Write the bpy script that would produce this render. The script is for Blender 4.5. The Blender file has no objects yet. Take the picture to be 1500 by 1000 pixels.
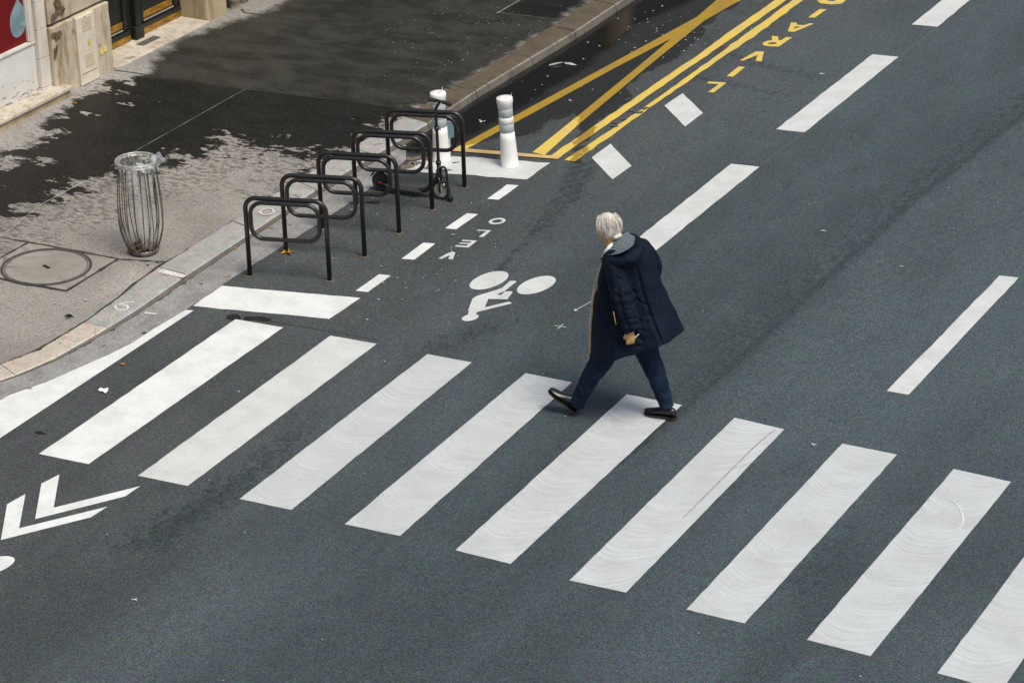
import bpy, bmesh, math, random
import numpy as np
from mathutils import Vector, Matrix, noise as mn
random.seed(7)
rad = math.radians
S = bpy.context.scene
COL = S.collection
# ------------------------------------------------------------------ camera, sky, sun, exposure
CR = Vector((0.8796357751, 0.4748768305, -0.0270721074))
CU = Vector((-0.1778593795, 0.3811770681, 0.9072321003))
CF = Vector((-0.4411427708, 0.7932187836, -0.4197582841))
CH = 10.51
CAMP = Vector((0, 0, CH))
FPX = 4289.32
cam = bpy.data.cameras.new('camera'); cam_o = bpy.data.objects.new('camera', cam); COL.objects.link(cam_o)
M3 = Matrix((CR, CU, -CF)).transposed()
cam_o.matrix_world = Matrix.Translation(CAMP) @ M3.to_4x4()
cam.sensor_width = 36; cam.lens = 36*FPX/1500; cam.clip_start = .5; cam.clip_end = 2000
S.camera = cam_o
world = bpy.data.worlds.new("World"); S.world = world; world.use_nodes = True
wn = world.node_tree; bg = wn.nodes['Background']
sky = wn.nodes.new('ShaderNodeTexSky'); sky.sky_type = 'NISHITA'; sky.sun_disc = False
SUN_EL, SUN_AZ = rad(60), rad(112)
sky.sun_elevation = SUN_EL; sky.sun_rotation = SUN_AZ
sky.air_density = 1.0; sky.dust_density = 3.5; sky.ozone_density = 1.0
wn.links.new(sky.outputs[0], bg.inputs[0]); bg.inputs[1].default_value = .082
sun = bpy.data.lights.new('sun', 'SUN'); sun.energy = 2.0; sun.angle = rad(24); sun.color = (1, .94, .83)
sun_o = bpy.data.objects.new('sun', sun); COL.objects.link(sun_o)
sd = Vector((math.sin(SUN_AZ)*math.cos(SUN_EL), math.cos(SUN_AZ)*math.cos(SUN_EL), math.sin(SUN_EL)))
sun_o.rotation_euler = (-sd).to_track_quat('-Z', 'Y').to_euler(); sun_o.location = (0, 0, 40)
S.view_settings.view_transform = 'Standard'; S.view_settings.look = 'None'
S.view_settings.exposure = 0.70; S.view_settings.gamma = 1

# ------------------------------------------------------------------ survey: picture measurements -> places on the ground
def ray(x, y): return CF*FPX + CR*(x-750) - CU*(y-500)
def W(x, y, z=0.0):
    d = ray(x, y); return CAMP + d*((z-CH)/d.z)
def onplane(x, y, P0, n):
    d = ray(x, y); return CAMP + d*((P0-CAMP).dot(n)/d.dot(n))

# ------------------------------------------------------------------ helpers
def tag(o, label=None, cat=None, group=None, kind=None):
    if label: o['label'] = label
    if cat: o['category'] = cat
    if group: o['group'] = group
    if kind: o['kind'] = kind
    return o
def empty(name, loc=(0, 0, 0), rz=0):
    o = bpy.data.objects.new(name, None); COL.objects.link(o); o.location = loc; o.rotation_euler.z = rz
    o.empty_display_size = .1
    return o
def link(name, me, m=None, parent=None, smooth=False, world_space=False):
    o = bpy.data.objects.new(name, me); COL.objects.link(o)
    if m is not None:
        for k in (m if isinstance(m, (list, tuple)) else [m]): me.materials.append(k)
    if smooth: me.polygons.foreach_set('use_smooth', [True]*len(me.polygons))
    if parent is not None:
        o.parent = parent
        if world_space:
            o.matrix_parent_inverse = (Matrix.LocRotScale(parent.location, parent.rotation_euler, parent.scale)).inverted()
    return o
def bmobj(name, bm, m, parent=None, smooth=False, world_space=False):
    bmesh.ops.recalc_face_normals(bm, faces=bm.faces[:])
    me = bpy.data.meshes.new(name); bm.to_mesh(me); bm.free()
    return link(name, me, m, parent, smooth, world_space)
def add_loft(bm, rings, caps=True, closed=True):
    vs = [[bm.verts.new(p) for p in r] for r in rings]
    n = len(vs[0])
    for a, b in zip(vs[:-1], vs[1:]):
        for i in range(n if closed else n-1):
            j = (i+1) % n; bm.faces.new((a[i], a[j], b[j], b[i]))
    if caps and closed:
        bm.faces.new(vs[0][::-1]); bm.faces.new(vs[-1])
    return vs
def smoothpath(pts, radii, n=6):
    """Catmull-Rom resample"""
    P = [Vector(p) for p in pts]; out = []; ro = []
    for i in range(len(P)-1):
        p0 = P[max(i-1, 0)]; p1 = P[i]; p2 = P[i+1]; p3 = P[min(i+2, len(P)-1)]
        for k in range(n):
            t = k/n; t2 = t*t; t3 = t2*t
            out.append(.5*((2*p1)+(p2-p0)*t+(2*p0-5*p1+4*p2-p3)*t2+(3*p1-p0-3*p2+p3)*t3))
            ro.append(radii[i]*(1-t)+radii[i+1]*t)
    out.append(P[-1]); ro.append(radii[-1])
    return out, ro
def add_tube(bm, pts, r, seg=10, caps=True, cyc=False, flat=1.0):
    pts = [Vector(p) for p in pts]; N = len(pts)
    rr = r if isinstance(r, (list, tuple)) else [r]*N
    rings = []; ref = None
    for i, p in enumerate(pts):
        a = pts[(i-1) % N] if (cyc or i > 0) else p; b = pts[(i+1) % N] if (cyc or i < N-1) else p
        t = (b-a).normalized()
        if ref is None:
            ref = Vector((0, 0, 1)) if abs(t.z) < .9 else Vector((1, 0, 0))
        x = (ref - t*ref.dot(t)).normalized(); ref = x; y = t.cross(x)
        rings.append([p + (x*math.cos(q)*rr[i] + y*math.sin(q)*rr[i]*flat) for q in [2*math.pi*k/seg for k in range(seg)]])
    if cyc:
        vs = [[bm.verts.new(p) for p in rg] for rg in rings]
        for i in range(N):
            a = vs[i]; b = vs[(i+1) % N]
            sh = 0
            if i == N-1:
                sh = min(range(seg), key=lambda s: (a[0].co-b[s].co).length)
            for k in range(seg):
                bm.faces.new((a[k], a[(k+1) % seg], b[(k+1+sh) % seg], b[(k+sh) % seg]))
    else: add_loft(bm, rings, caps)
def add_lathe(bm, prof, c=(0, 0, 0), seg=28, axis=None):
    c = Vector(c); ax = axis or Matrix.Identity(3)
    rings = [[c + ax @ Vector((r*math.cos(q), r*math.sin(q), z)) for q in [2*math.pi*k/seg for k in range(seg)]] for r, z in prof]
    add_loft(bm, rings, caps=True)
def add_ell(bm, c, rx, ry, rz, M=None, seg=20, rg=12):
    g = bmesh.ops.create_uvsphere(bm, u_segments=seg, v_segments=rg, radius=1)
    M = M or Matrix.Identity(3)
    for v in g['verts']: v.co = Vector(c) + M @ Vector((v.co.x*rx, v.co.y*ry, v.co.z*rz))
def add_boxM(bm, c, sx, sy, sz, M=None, bev=0):
    g = bmesh.ops.create_cube(bm, size=1); vs = g['verts']
    M = M or Matrix.Identity(3)
    for v in vs: v.co = Vector((v.co.x*sx, v.co.y*sy, v.co.z*sz))
    if bev:
        es = list({e for v in vs for e in v.link_edges})
        r = bmesh.ops.bevel(bm, geom=es, offset=bev, segments=2, affect='EDGES', profile=.5)
        vs = list({v for f in r['faces'] for v in f.verts} | {v for v in vs if v.is_valid})
    for v in vs: v.co = Vector(c) + M @ v.co
def remeshed(bm, voxel, smooth_it=4, name='m'):
    bmesh.ops.recalc_face_normals(bm, faces=bm.faces[:])
    me = bpy.data.meshes.new(name); bm.to_mesh(me); bm.free()
    o = bpy.data.objects.new(name, me); COL.objects.link(o)
    md = o.modifiers.new('r', 'REMESH'); md.mode = 'VOXEL'; md.voxel_size = voxel
    if smooth_it:
        s = o.modifiers.new('s', 'SMOOTH'); s.iterations = smooth_it; s.factor = .5
    dg = bpy.context.evaluated_depsgraph_get(); dg.update()
    m2 = bpy.data.meshes.new_from_object(o.evaluated_get(dg))
    bpy.data.objects.remove(o); bpy.data.meshes.remove(me)
    return m2
def copy_tree(o, parent=None):
    c = o.copy(); COL.objects.link(c)
    if parent is not None: c.parent = parent
    for ch in list(o.children): copy_tree(ch, c)
    return c

# ------------------------------------------------------------------ node materials
class NT:
    def __init__(s, name):
        s.m = bpy.data.materials.new(name); s.m.use_nodes = True; s.t = s.m.node_tree
        s.b = s.t.nodes['Principled BSDF']; s.co = s.t.nodes.new('ShaderNodeNewGeometry').outputs['Position']
    def lk(s, a, b): s.t.links.new(a, b)
    def inp(s, sock, v):
        if isinstance(v, bpy.types.NodeSocket): s.lk(v, sock)
        else: sock.default_value = v
    def math(s, op, a, b=0.0, c=None, clamp=False):
        n = s.t.nodes.new('ShaderNodeMath'); n.operation = op; n.use_clamp = clamp
        s.inp(n.inputs[0], a); s.inp(n.inputs[1], b)
        if c is not None: s.inp(n.inputs[2], c)
        return n.outputs[0]
    def noise(s, scale, detail=2, rough=.5, co=None, dim=None, dist=0):
        n = s.t.nodes.new('ShaderNodeTexNoise'); n.inputs['Scale'].default_value = scale
        n.inputs['Detail'].default_value = detail; n.inputs['Roughness'].default_value = rough; n.inputs['Distortion'].default_value = dist
        s.lk(co or s.co, n.inputs['Vector']); return n.outputs['Fac'], n.outputs['Color']
    def mapv(s, scale=(1, 1, 1), rot=(0, 0, 0), co=None):
        n = s.t.nodes.new('ShaderNodeMapping'); n.inputs['Scale'].default_value = scale; n.inputs['Rotation'].default_value = rot
        s.lk(co or s.co, n.inputs['Vector']); return n.outputs[0]
    def ramp(s, f, stops):
        n = s.t.nodes.new('ShaderNodeValToRGB'); e = n.color_ramp.elements
        while len(e) < len(stops): e.new(.5)
        for k, (p, c) in zip(e, stops):
            k.position = p; k.color = (c if isinstance(c, tuple) else (c, c, c)) + (1,)
        s.inp(n.inputs[0], f); return n.outputs[0]
    def mix(s, f, a, b, mode='MIX'):
        n = s.t.nodes.new('ShaderNodeMix'); n.data_type = 'RGBA'; n.blend_type = mode
        s.inp(n.inputs[0], f)
        for sk, v in ((n.inputs[6], a), (n.inputs[7], b)):
            if isinstance(v, bpy.types.NodeSocket): s.lk(v, sk)
            else: sk.default_value = tuple(v)[:3]+(1,)
        return n.outputs[2]
    def attr(s, name):
        n = s.t.nodes.new('ShaderNodeAttribute'); n.attribute_name = name; return n.outputs['Fac']
    def step(s, v, a, b):
        n = s.t.nodes.new('ShaderNodeMapRange'); n.interpolation_type = 'SMOOTHSTEP'
        s.inp(n.inputs[0], v); n.inputs[1].default_value = a; n.inputs[2].default_value = b
        return n.outputs[0]
    def bump(s, h, strength=.3, dist=.01):
        n = s.t.nodes.new('ShaderNodeBump'); n.inputs['Strength'].default_value = strength; n.inputs['Distance'].default_value = dist
        s.lk(h, n.inputs['Height']); s.lk(n.outputs[0], s.b.inputs['Normal'])
    def set(s, color=None, rough=None, metal=None, spec=None):
        for k, v in (('Base Color', color), ('Roughness', rough), ('Metallic', metal), ('Specular IOR Level', spec)):
            if v is None: continue
            if k == 'Base Color' and isinstance(v, tuple): v = v[:3]+(1,)
            s.inp(s.b.inputs[k], v)
        return s.m

def simple(name, col, rough=.5, metal=0, var=.15, scale=30, bump=.0, spec=None):
    n = NT(name); f, _ = n.noise(scale, 4, .6)
    c = n.mix(n.step(f, .3, .7), tuple(x*(1-var) for x in col), tuple(min(1, x*(1+var)) for x in col))
    if bump: n.bump(f, bump, .004)
    return n.set(c, rough, metal, spec)

def speckle(n, base, amt=1.0, chroma=.8):
    """asphalt aggregate: fine coloured chips"""
    f1, c1 = n.noise(95, 3, .75)
    f2, _ = n.noise(38, 2, .6)
    v = n.t.nodes.new('ShaderNodeTexVoronoi'); v.inputs['Scale'].default_value = 120; n.lk(n.co, v.inputs['Vector'])
    vc = n.t.nodes.new('ShaderNodeSeparateColor'); n.lk(v.outputs['Color'], vc.inputs[0])
    g = n.math('ADD', n.math('MULTIPLY', n.math('SUBTRACT', f1, .5), 3.8*amt), 1.0)
    g2 = n.math('ADD', n.math('MULTIPLY', n.math('SUBTRACT', vc.outputs[0], .5), .95*amt), 1.0)
    g = n.math('MULTIPLY', g, g2)
    col = n.mix(1.0, base, g, 'MULTIPLY')
    f9, c9 = n.noise(70, 1, .5)
    va = n.t.nodes.new('ShaderNodeVectorMath'); va.operation = 'MULTIPLY_ADD'; n.lk(c9, va.inputs[0]); k9 = 2.6*chroma
    va.inputs[1].default_value = (k9,)*3; va.inputs[2].default_value = (1-k9*.5,)*3
    col = n.mix(1.0, col, va.outputs[0], 'MULTIPLY')
    chips = n.math('GREATER_THAN', vc.outputs[1], .955)
    warm = n.mix(vc.outputs[2], (.05, .10, .125), (.17, .125, .10))
    col = n.mix(n.math('MULTIPLY', chips, .55*amt), col, warm)
    return col, f1, f2

def road_mat():
    n = NT('asphalt_road')
    big, _ = n.noise(.35, 3, .55, co=n.mapv((1.6, .45, 1)))
    mid, _ = n.noise(2.2, 5, .65, co=n.mapv((1.4, .7, 1)))
    fine, _ = n.noise(9, 5, .7, co=n.mapv((1.5, .6, 1)))
    base = n.mix(n.step(big, .36, .64), (.033, .047, .0525), (.0525, .0735, .0825))
    base = n.mix(n.math('MULTIPLY', n.step(mid, .52, .75), .45), base, (.027, .037, .040))
    base = n.mix(n.math('MULTIPLY', n.step(mid, .48, .22), .35), base, (.078, .105, .115))
    # hue drifts: browner by the racks, bluer in the carriageway
    side = n.attr('side')
    base = n.mix(side, base, n.mix(1.0, base, (1.17, .965, .885), 'MULTIPLY'))
    # tone: worn dark patches
    t = n.attr('tone'); ta = n.math('ADD', t, n.math('MULTIPLY', n.math('SUBTRACT', fine, .5), 1.5))
    f3, _ = n.noise(17, 5, .8)
    ta = n.math('ADD', ta, n.math('MULTIPLY', n.math('SUBTRACT', f3, .5), 2.6))
    tm = n.step(ta, .34, .85)
    base = n.mix(n.math('MULTIPLY', tm, .8), base, (.013, .023, .026))
    # pale scuffs
    l = n.attr('pale'); lm = n.math('MULTIPLY', n.math('MULTIPLY', l, n.step(fine, .3, .7)), .5)
    base = n.mix(lm, base, (.115, .145, .155))
    # wet
    w = n.attr('wet'); wa = n.math('ADD', w, n.math('MULTIPLY', n.math('SUBTRACT', mid, .5), .55))
    wa = n.math('ADD', wa, n.math('MULTIPLY', n.math('SUBTRACT', fine, .5), .22))
    wm = n.step(wa, -.015, .02)
    pud = n.attr('puddle'); pm = n.step(n.math('ADD', pud, n.math('MULTIPLY', n.math('SUBTRACT', mid, .5), .30)), -.06, .10)
    col, f1, f2 = speckle(n, base)
    colw = n.mix(1.0, col, (.42, .40, .38), 'MULTIPLY')
    col = n.mix(wm, col, colw)
    col = n.mix(pm, col, (.010, .0095, .008))
    rough = n.mix(wm, (.78,)*3, (.50,)*3); rough = n.mix(pm, rough, (.10,)*3)
    hh = n.math('MULTIPLY', n.math('ADD', f1, f2), n.math('SUBTRACT', 1.0, n.math('MULTIPLY', pm, .97)))
    n.bump(hh, .55, .006)
    return n.set(col, rough, spec=.4)

def pave_mat():
    n = NT('asphalt_pavement')
    big, _ = n.noise(.7, 4, .6); mid, _ = n.noise(3.6, 5, .58, co=n.mapv((.75, 1.25, 1))); fine, _ = n.noise(14, 5, .7, co=n.mapv((.8, 1.5, 1)))
    base = n.mix(n.step(big, .35, .65), (.195, .185, .167), (.26, .25, .228))
    base = n.mix(n.math('MULTIPLY', n.step(fine, .60, .70), .5), base, (.10, .095, .088))
    base = n.mix(n.attr('pale'), base, (.46, .44, .41))
    w = n.attr('wet'); rg = n.attr('rag')
    wa = n.math('ADD', w, n.math('MULTIPLY', n.math('SUBTRACT', mid, .5), n.math('ADD', n.math('MULTIPLY', rg, 1.9), .12)))
    wa = n.math('ADD', wa, n.math('MULTIPLY', n.math('SUBTRACT', fine, .5), n.math('MULTIPLY', rg, .8)))
    wm = n.step(n.math('DIVIDE', wa, n.math('SUBTRACT', 1.5, rg)), -.08, .10)
    dm = n.math('MULTIPLY', n.step(n.math('ADD', wa, n.math('MULTIPLY', n.math('SUBTRACT', fine, .5), 1.6)), -.80, -.35), n.step(fine, .46, .56))
    base = n.mix(n.math('MULTIPLY', n.math('MULTIPLY', dm, rg), .75), base, (.085, .080, .070))
    deep = n.attr('deep')
    wetc = n.mix(deep, n.mix(n.step(mid, .35, .65), (.017, .0175, .0135), (.036, .036, .031)), n.mix(n.step(mid, .3, .7), (.0058, .0062, .0048), (.0115, .0120, .0098)))
    base = n.mix(wm, base, wetc)
    col, f1, f2 = speckle(n, base, .58, .5)
    rough = n.mix(wm, (.85,)*3, (.55,)*3)
    n.bump(n.math('ADD', f1, f2), .5, .006)
    return n.set(col, rough, spec=.25)

def paint_mat(name, col, worn, arcs=False, yellow=False):
    n = NT(name)
    mid, _ = n.noise(3, 5, .65); fine, _ = n.noise(22, 5, .7); streak, _ = n.noise(9, 4, .6, co=n.mapv((2.5, .35, 1)))
    c = n.mix(n.step(mid, .35, .7), col, worn)
    c = n.mix(n.math('MULTIPLY', n.step(fine, .5, .8), .5), c, tuple(x*.72 for x in worn))
    c = n.mix(n.math('MULTIPLY', n.step(streak, .55, .8), .35), c, tuple(x*.8 for x in worn))
    if arcs:
        sep = n.t.nodes.new('ShaderNodeSeparateXYZ'); n.lk(n.co, sep.inputs[0])
        a = n.attr('across'); ph = n.attr('phase')
        y = n.math('SUBTRACT', sep.outputs[1], n.math('MULTIPLY', n.math('POWER', n.math('ADD', a, n.math('MULTIPLY', ph, .5)), 2), .13))
        y = n.math('ADD', y, n.math('MULTIPLY', mid, .10))
        nv = n.t.nodes.new('ShaderNodeCombineXYZ'); n.lk(n.math('MULTIPLY', ph, 9.1), nv.inputs[0]); n.lk(y, nv.inputs[1])
        w1, _ = n.noise(44, 3, .8, co=nv.outputs[0])
        w2, _ = n.noise(1.7, 3, .6)
        m = n.math('MULTIPLY', n.step(w1, .46, .66), n.step(w2, .30, .55))
        c = n.mix(n.math('MULTIPLY', m, .42), c, tuple(min(.9, x*1.42) for x in col))
        m2 = n.math('MULTIPLY', n.step(w1, .44, .30), n.step(w2, .36, .58))
        c = n.mix(n.math('MULTIPLY', m2, .34), c, tuple(x*.66 for x in worn))
    # chips showing the road, tyre dirt
    f3, _ = n.noise(75, 3, .7)
    c = n.mix(n.math('MULTIPLY', n.step(f3, .60, .72), .5), c, tuple(x*.45 for x in worn))
    # wetness continues across the paint
    md, _ = n.noise(2.2, 5, .65, co=n.mapv((1.4, .7, 1))); fi, _ = n.noise(9, 5, .7, co=n.mapv((1.5, .6, 1)))
    wa = n.math('ADD', n.attr('wet'), n.math('MULTIPLY', n.math('SUBTRACT', md, .5), .55))
    wa = n.math('ADD', wa, n.math('MULTIPLY', n.math('SUBTRACT', fi, .5), .22))
    wm = n.step(wa, -.015, .02)
    c = n.mix(wm, c, n.mix(1.0, c, (.58, .5, .3) if yellow else (.55, .55, .55), 'MULTIPLY'))
    n.bump(fine, .3, .003)
    return n.set(c, n.mix(wm, (.62,)*3, (.35,)*3))

def stone_mat(name, a, b, stain, amount=.6, dark=None):
    n = NT(name)
    big, _ = n.noise(2.1, 5, .65); mid, _ = n.noise(7, 5, .7); st, _ = n.noise(3.2, 4, .6, co=n.mapv((3, 3, .55)))
    c = n.mix(n.step(big, .3, .7), a, b)
    c = n.mix(n.math('MULTIPLY', n.step(st, .48, .68), amount), c, stain)
    if dark:
        c = n.mix(n.math('MULTIPLY', n.step(n.math('MULTIPLY', mid, big), .31, .38), .7), c, dark)
    f, _ = n.noise(60, 3, .7)
    c = n.mix(n.math('MULTIPLY', n.step(f, .5, .8), .35), c, tuple(x*.7 for x in a))
    n.bump(n.math('ADD', mid, f), .35, .006)
    return n.set(c, .85)

MR = road_mat(); MPV = pave_mat()
M_WF = paint_mat('white_road_paint', (.66, .69, .68), (.55, .57, .56))
M_WW = paint_mat('worn_white_road_paint', (.45, .48, .485), (.40, .42, .42), arcs=True)
M_WG = paint_mat('grey_white_road_paint', (.54, .565, .56), (.46, .48, .47))
M_YL = paint_mat('yellow_road_paint', (.62, .46, .075), (.52, .40, .13), yellow=True)
M_TAN = paint_mat('faded_orange_paint', (.55, .38, .13), (.45, .33, .16), yellow=True)

# ------------------------------------------------------------------ signed distances to painted-down stains (metres)
def sdf(X, Y, poly):
    P = np.array([(p.x, p.y) for p in poly]); n = len(P); d = np.full(X.shape, 1e9); ins = np.zeros(X.shape, bool)
    for i in range(n):
        a = P[i]; b = P[(i+1) % n]; e = b-a; wx = X-a[0]; wy = Y-a[1]
        t = np.clip((wx*e[0]+wy*e[1])/(e@e+1e-12), 0, 1)
        d = np.minimum(d, np.hypot(wx-e[0]*t, wy-e[1]*t))
        c = ((a[1] > Y) != (b[1] > Y))
        with np.errstate(divide='ignore', invalid='ignore'):
            xi = a[0]+(Y-a[1])*e[0]/(e[1] if e[1] else 1e-12)
        ins ^= c & (X < xi)
    return np.where(ins, d, -d)
def polyd(X, Y, pts):
    d = np.full(X.shape, 1e9)
    for p, q in zip(pts[:-1], pts[1:]):
        e = np.array((q.x-p.x, q.y-p.y)); wx = X-p.x; wy = Y-p.y
        t = np.clip((wx*e[0]+wy*e[1])/(e@e+1e-12), 0, 1); d = np.minimum(d, np.hypot(wx-e[0]*t, wy-e[1]*t))
    return d
Wl = lambda L, z=0: [W(x, y, z) for x, y in L]
WET_ROAD = [Wl(L) for L in [
  [(560,232),(600,222),(650,222),(700,208),(780,197),(814,178),(845,163),(847,184),(849,205),(838,240),(846,240),(862,205),(872,182),(915,150),(919,128),(943,108),(985,92),(1020,58),(1050,32),(1046,22),(1080,10),(1120,-30),(900,-40),(640,170),(575,212)],
][:1]]
BANDS = [Wl(L) for L in [
  [(1018,50),(1036,48),(1056,66),(1090,82),(1125,93),(1170,104),(1210,112),(1205,118),(1160,110),(1100,96),(1062,80),(1034,62)],
  [(1010,108),(1060,116),(1100,126),(1160,138),(1160,142),(1100,134),(1050,124),(1012,116)],
]]
PUDDLE = Wl([(560,236),(600,226),(660,214),(730,178),(800,140),(870,92),(925,47),(990,14),(1060,-30),(1000,-80),(900,0),(779,92),(670,166),(600,205)])
TONE = [(Wl([(165,805),(230,755),(330,700),(400,650),(455,608),(440,650),(360,720),(250,805)]), .25, .95),
        (Wl([(585,535),(620,505),(700,470),(770,462),(740,488),(680,505),(640,528)]), .2, .7),
        (Wl([(1150,860),(1190,800),(1240,770),(1262,800),(1230,850),(1180,880)]), .3, .75),
        (Wl([(330,560),(380,540),(420,560),(360,590)]), .3, .25),
        (Wl([(760,350),(830,280),(930,245),(960,262),(900,310),(820,360)]), .4, .35),
        (Wl([(930,230),(1010,195),(1120,130),(1210,80),(1260,60),(1200,120),(1080,190),(980,235)]), .4, .45)]
TYRE = [Wl(L) for L in [[(838,240),(826,275),(806,305),(776,345),(738,388),(700,425)], [(852,238),(842,272),(822,308),(796,338)], [(868,236),(858,266),(842,296)]]]
SEAM = Wl([(900,680),(1000,598),(1095,515),(1180,432),(1235,388),(1280,348),(1320,308),(1400,245),(1500,165),(1600,85)])
RSEAM = Wl([(960,500),(1040,375),(1110,310),(1190,240),(1300,160)])
PALE = [(Wl([(1010,620),(1100,530),(1190,435),(1290,350),(1400,260),(1500,180),(1500,300),(1350,420),(1200,540),(1060,650)]), .5, .45),
        (Wl([(200,930),(260,870),(330,835),(360,850),(290,920),(230,950)]), .4, .7),
        (Wl([(1380,950),(1460,880),(1500,900),(1500,1000),(1400,1010)]), .5, .5),
        (Wl([(340,330),(470,330),(600,290),(680,290),(640,330),(540,370),(420,400),(360,400)]), .3, .22),
        (Wl([(740,225),(780,198),(830,172),(842,180),(820,205),(800,222)]), .1, .35)]
def soft(X, Y, poly, edge): return np.clip(sdf(X, Y, poly)/edge*.5+.5, 0, 1)
def stains(X, Y):
    wet = np.full(X.shape, -9.0)
    for p in WET_ROAD: wet = np.maximum(wet, sdf(X, Y, p))
    wet = np.clip(wet, -1, 1)
    tone = np.zeros(X.shape); pale = np.zeros(X.shape)
    for p, e, a in TONE: tone = np.maximum(tone, soft(X, Y, p, e)*a)
    for L in BANDS: tone = np.maximum(tone, soft(X, Y, L, .12)*.8)
    for L in TYRE: tone = np.maximum(tone, np.clip(1.1-polyd(X, Y, L)/.075, 0, 1)*.8)
    tone = np.maximum(tone, np.clip(1-polyd(X, Y, SEAM)/.12, 0, 1)*1.0)
    tone = np.maximum(tone, np.clip(1-polyd(X+.14, Y, SEAM)/.36, 0, 1)*.62)
    tone = np.maximum(tone, np.clip(1-polyd(X, Y, RSEAM)/.08, 0, 1)*.5)
    for p, e, a in PALE: pale = np.maximum(pale, soft(X, Y, p, e)*a)
    return wet, np.clip(sdf(X, Y, PUDDLE), -1, 1), tone, pale
def set_attr(me, name, arr):
    a = me.attributes.new(name, 'FLOAT', 'POINT'); a.data.foreach_set('value', np.asarray(arr, dtype=np.float32).ravel())
def grid_mesh(name, X, Y, Z):
    ny, nx = X.shape; co = np.stack([X, Y, Z], -1).reshape(-1, 3)
    i = np.arange(ny-1)[:, None]*nx + np.arange(nx-1)[None, :]
    f = np.stack([i, i+1, i+1+nx, i+nx], -1).reshape(-1, 4)
    me = bpy.data.meshes.new(name); me.from_pydata(co.tolist(), [], f.tolist()); me.update(); return me

# ------------------------------------------------------------------ road
xs = np.concatenate([[-400, -150, -60, -30], np.arange(-20, -3.4, .06), [0, 6, 20, 60, 200, 400]])
ys = np.concatenate([[-200, -60, -10, 6, 11], np.arange(12.6, 31.5, .07), [34, 40, 60, 120, 400, 900]])
X, Y = np.meshgrid(xs, ys)
me = grid_mesh('road', X, Y, X*0)
wet, pud, tone, pale = stains(X, Y)
set_attr(me, 'wet', wet); set_attr(me, 'puddle', pud); set_attr(me, 'tone', tone); set_attr(me, 'pale', pale)
set_attr(me, 'side', np.clip((-10.3-X)/2.5, 0, 1))
road = link('road', me, MR); tag(road, 'dark blue grey asphalt road crossed by the man', 'road', kind='structure')

def mark(name, px, m, z=.004, label=None, grid=.07, across=None, px_scale=None, world_pts=None):
    pts = world_pts or [W(x, y) for x, y in px]
    bm = bmesh.new(); vs = [bm.verts.new((p.x, p.y, z)) for p in pts]; bm.faces.new(vs)
    bmesh.ops.triangulate(bm, faces=bm.faces[:])
    for ax in (0, 1):
        lo = min(p[ax] for p in pts); hi = max(p[ax] for p in pts); k = lo + grid
        while k < hi:
            no = [0, 0, 0]; no[ax] = 1; pc = [0, 0, 0]; pc[ax] = k
            bmesh.ops.bisect_plane(bm, geom=bm.verts[:]+bm.edges[:]+bm.faces[:], plane_co=pc, plane_no=no); k += grid
    for f in bm.faces:
        if f.normal.z < 0: f.normal_flip()
    me = bpy.data.meshes.new(name); bm.to_mesh(me); bm.free()
    co = np.array([v.co[:] for v in me.vertices])
    w_, p_, t_, l_ = stains(co[:, 0], co[:, 1]); set_attr(me, 'wet', w_)
    if across:
        x0, x1, ph = across; set_attr(me, 'across', (co[:, 0]-x0)/(x1-x0)*2-1); set_attr(me, 'phase', co[:, 0]*0+ph)
    o = link(name, me, m, road)
    if label: o['label'] = label
    return o
def q(L, s, ox, oy): return [(ox+x/s, oy+y/s) for x, y in L]
def jag(pts, amp=.012, step=.12):
    """slightly uneven paint edge"""
    out = []
    for a, b in zip(pts, pts[1:]+pts[:1]):
        n = max(1, int((b-a).length/step))
        for i in range(n):
            p = a.lerp(b, i/n)
            if i: p = p + Vector((random.gauss(0, amp*.3), random.gauss(0, amp*.3), 0))
            out.append(p)
    return out
M_SEAM = simple('dark_seam', (.03, .028, .025), .8); M_LSEAM = simple('light_seam', (.09, .095, .09), .7); M_PSEAM = simple('pale_seam', (.33, .32, .30), .8)
# crosswalk
mark('crosswalk_stripe', [(284,455),(272,454.5),(227,481),(193,503),(159,520),(113,540),(68,560),(14,579),(0,587),(-60,608),(-92,636),(-14,651),(0,642)], M_WF,
     label='brightest white stripe, cut to a curve by the gutter')
ST = [[(345,468),(415,480),(130,680),(57,665)],[(484,492),(552,504),(275,712),(202,697)],[(626,519),(691,531),(427,747),(351,731)],
      [(770,547),(838,560),(586,785),(505,768)],[(918,578),(999,593.5),(748,826),(667,806)],[(1076,612),(1149,629),(917,868),(834,850)],
      [(1234,650),(1314,666),(1091,913),(1005,893)],[(1397,687),(1481,706),(1275,961),(1182,937)],[(1564,730),(1652,750),(1466,1012),(1373,986)]]
for i, s in enumerate(ST):
    P = [W(*p) for p in s]; x0 = (P[0].x+P[3].x)/2; x1 = (P[1].x+P[2].x)/2
    mark('crosswalk_stripe', None, (M_WF if i == 0 else M_WG if i == 1 else M_WW), across=(x0, x1, [0, .2, .1, -.3, .5, .9, -.2, .3, .7][i]), world_pts=jag(P, .006), grid=.12)
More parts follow.
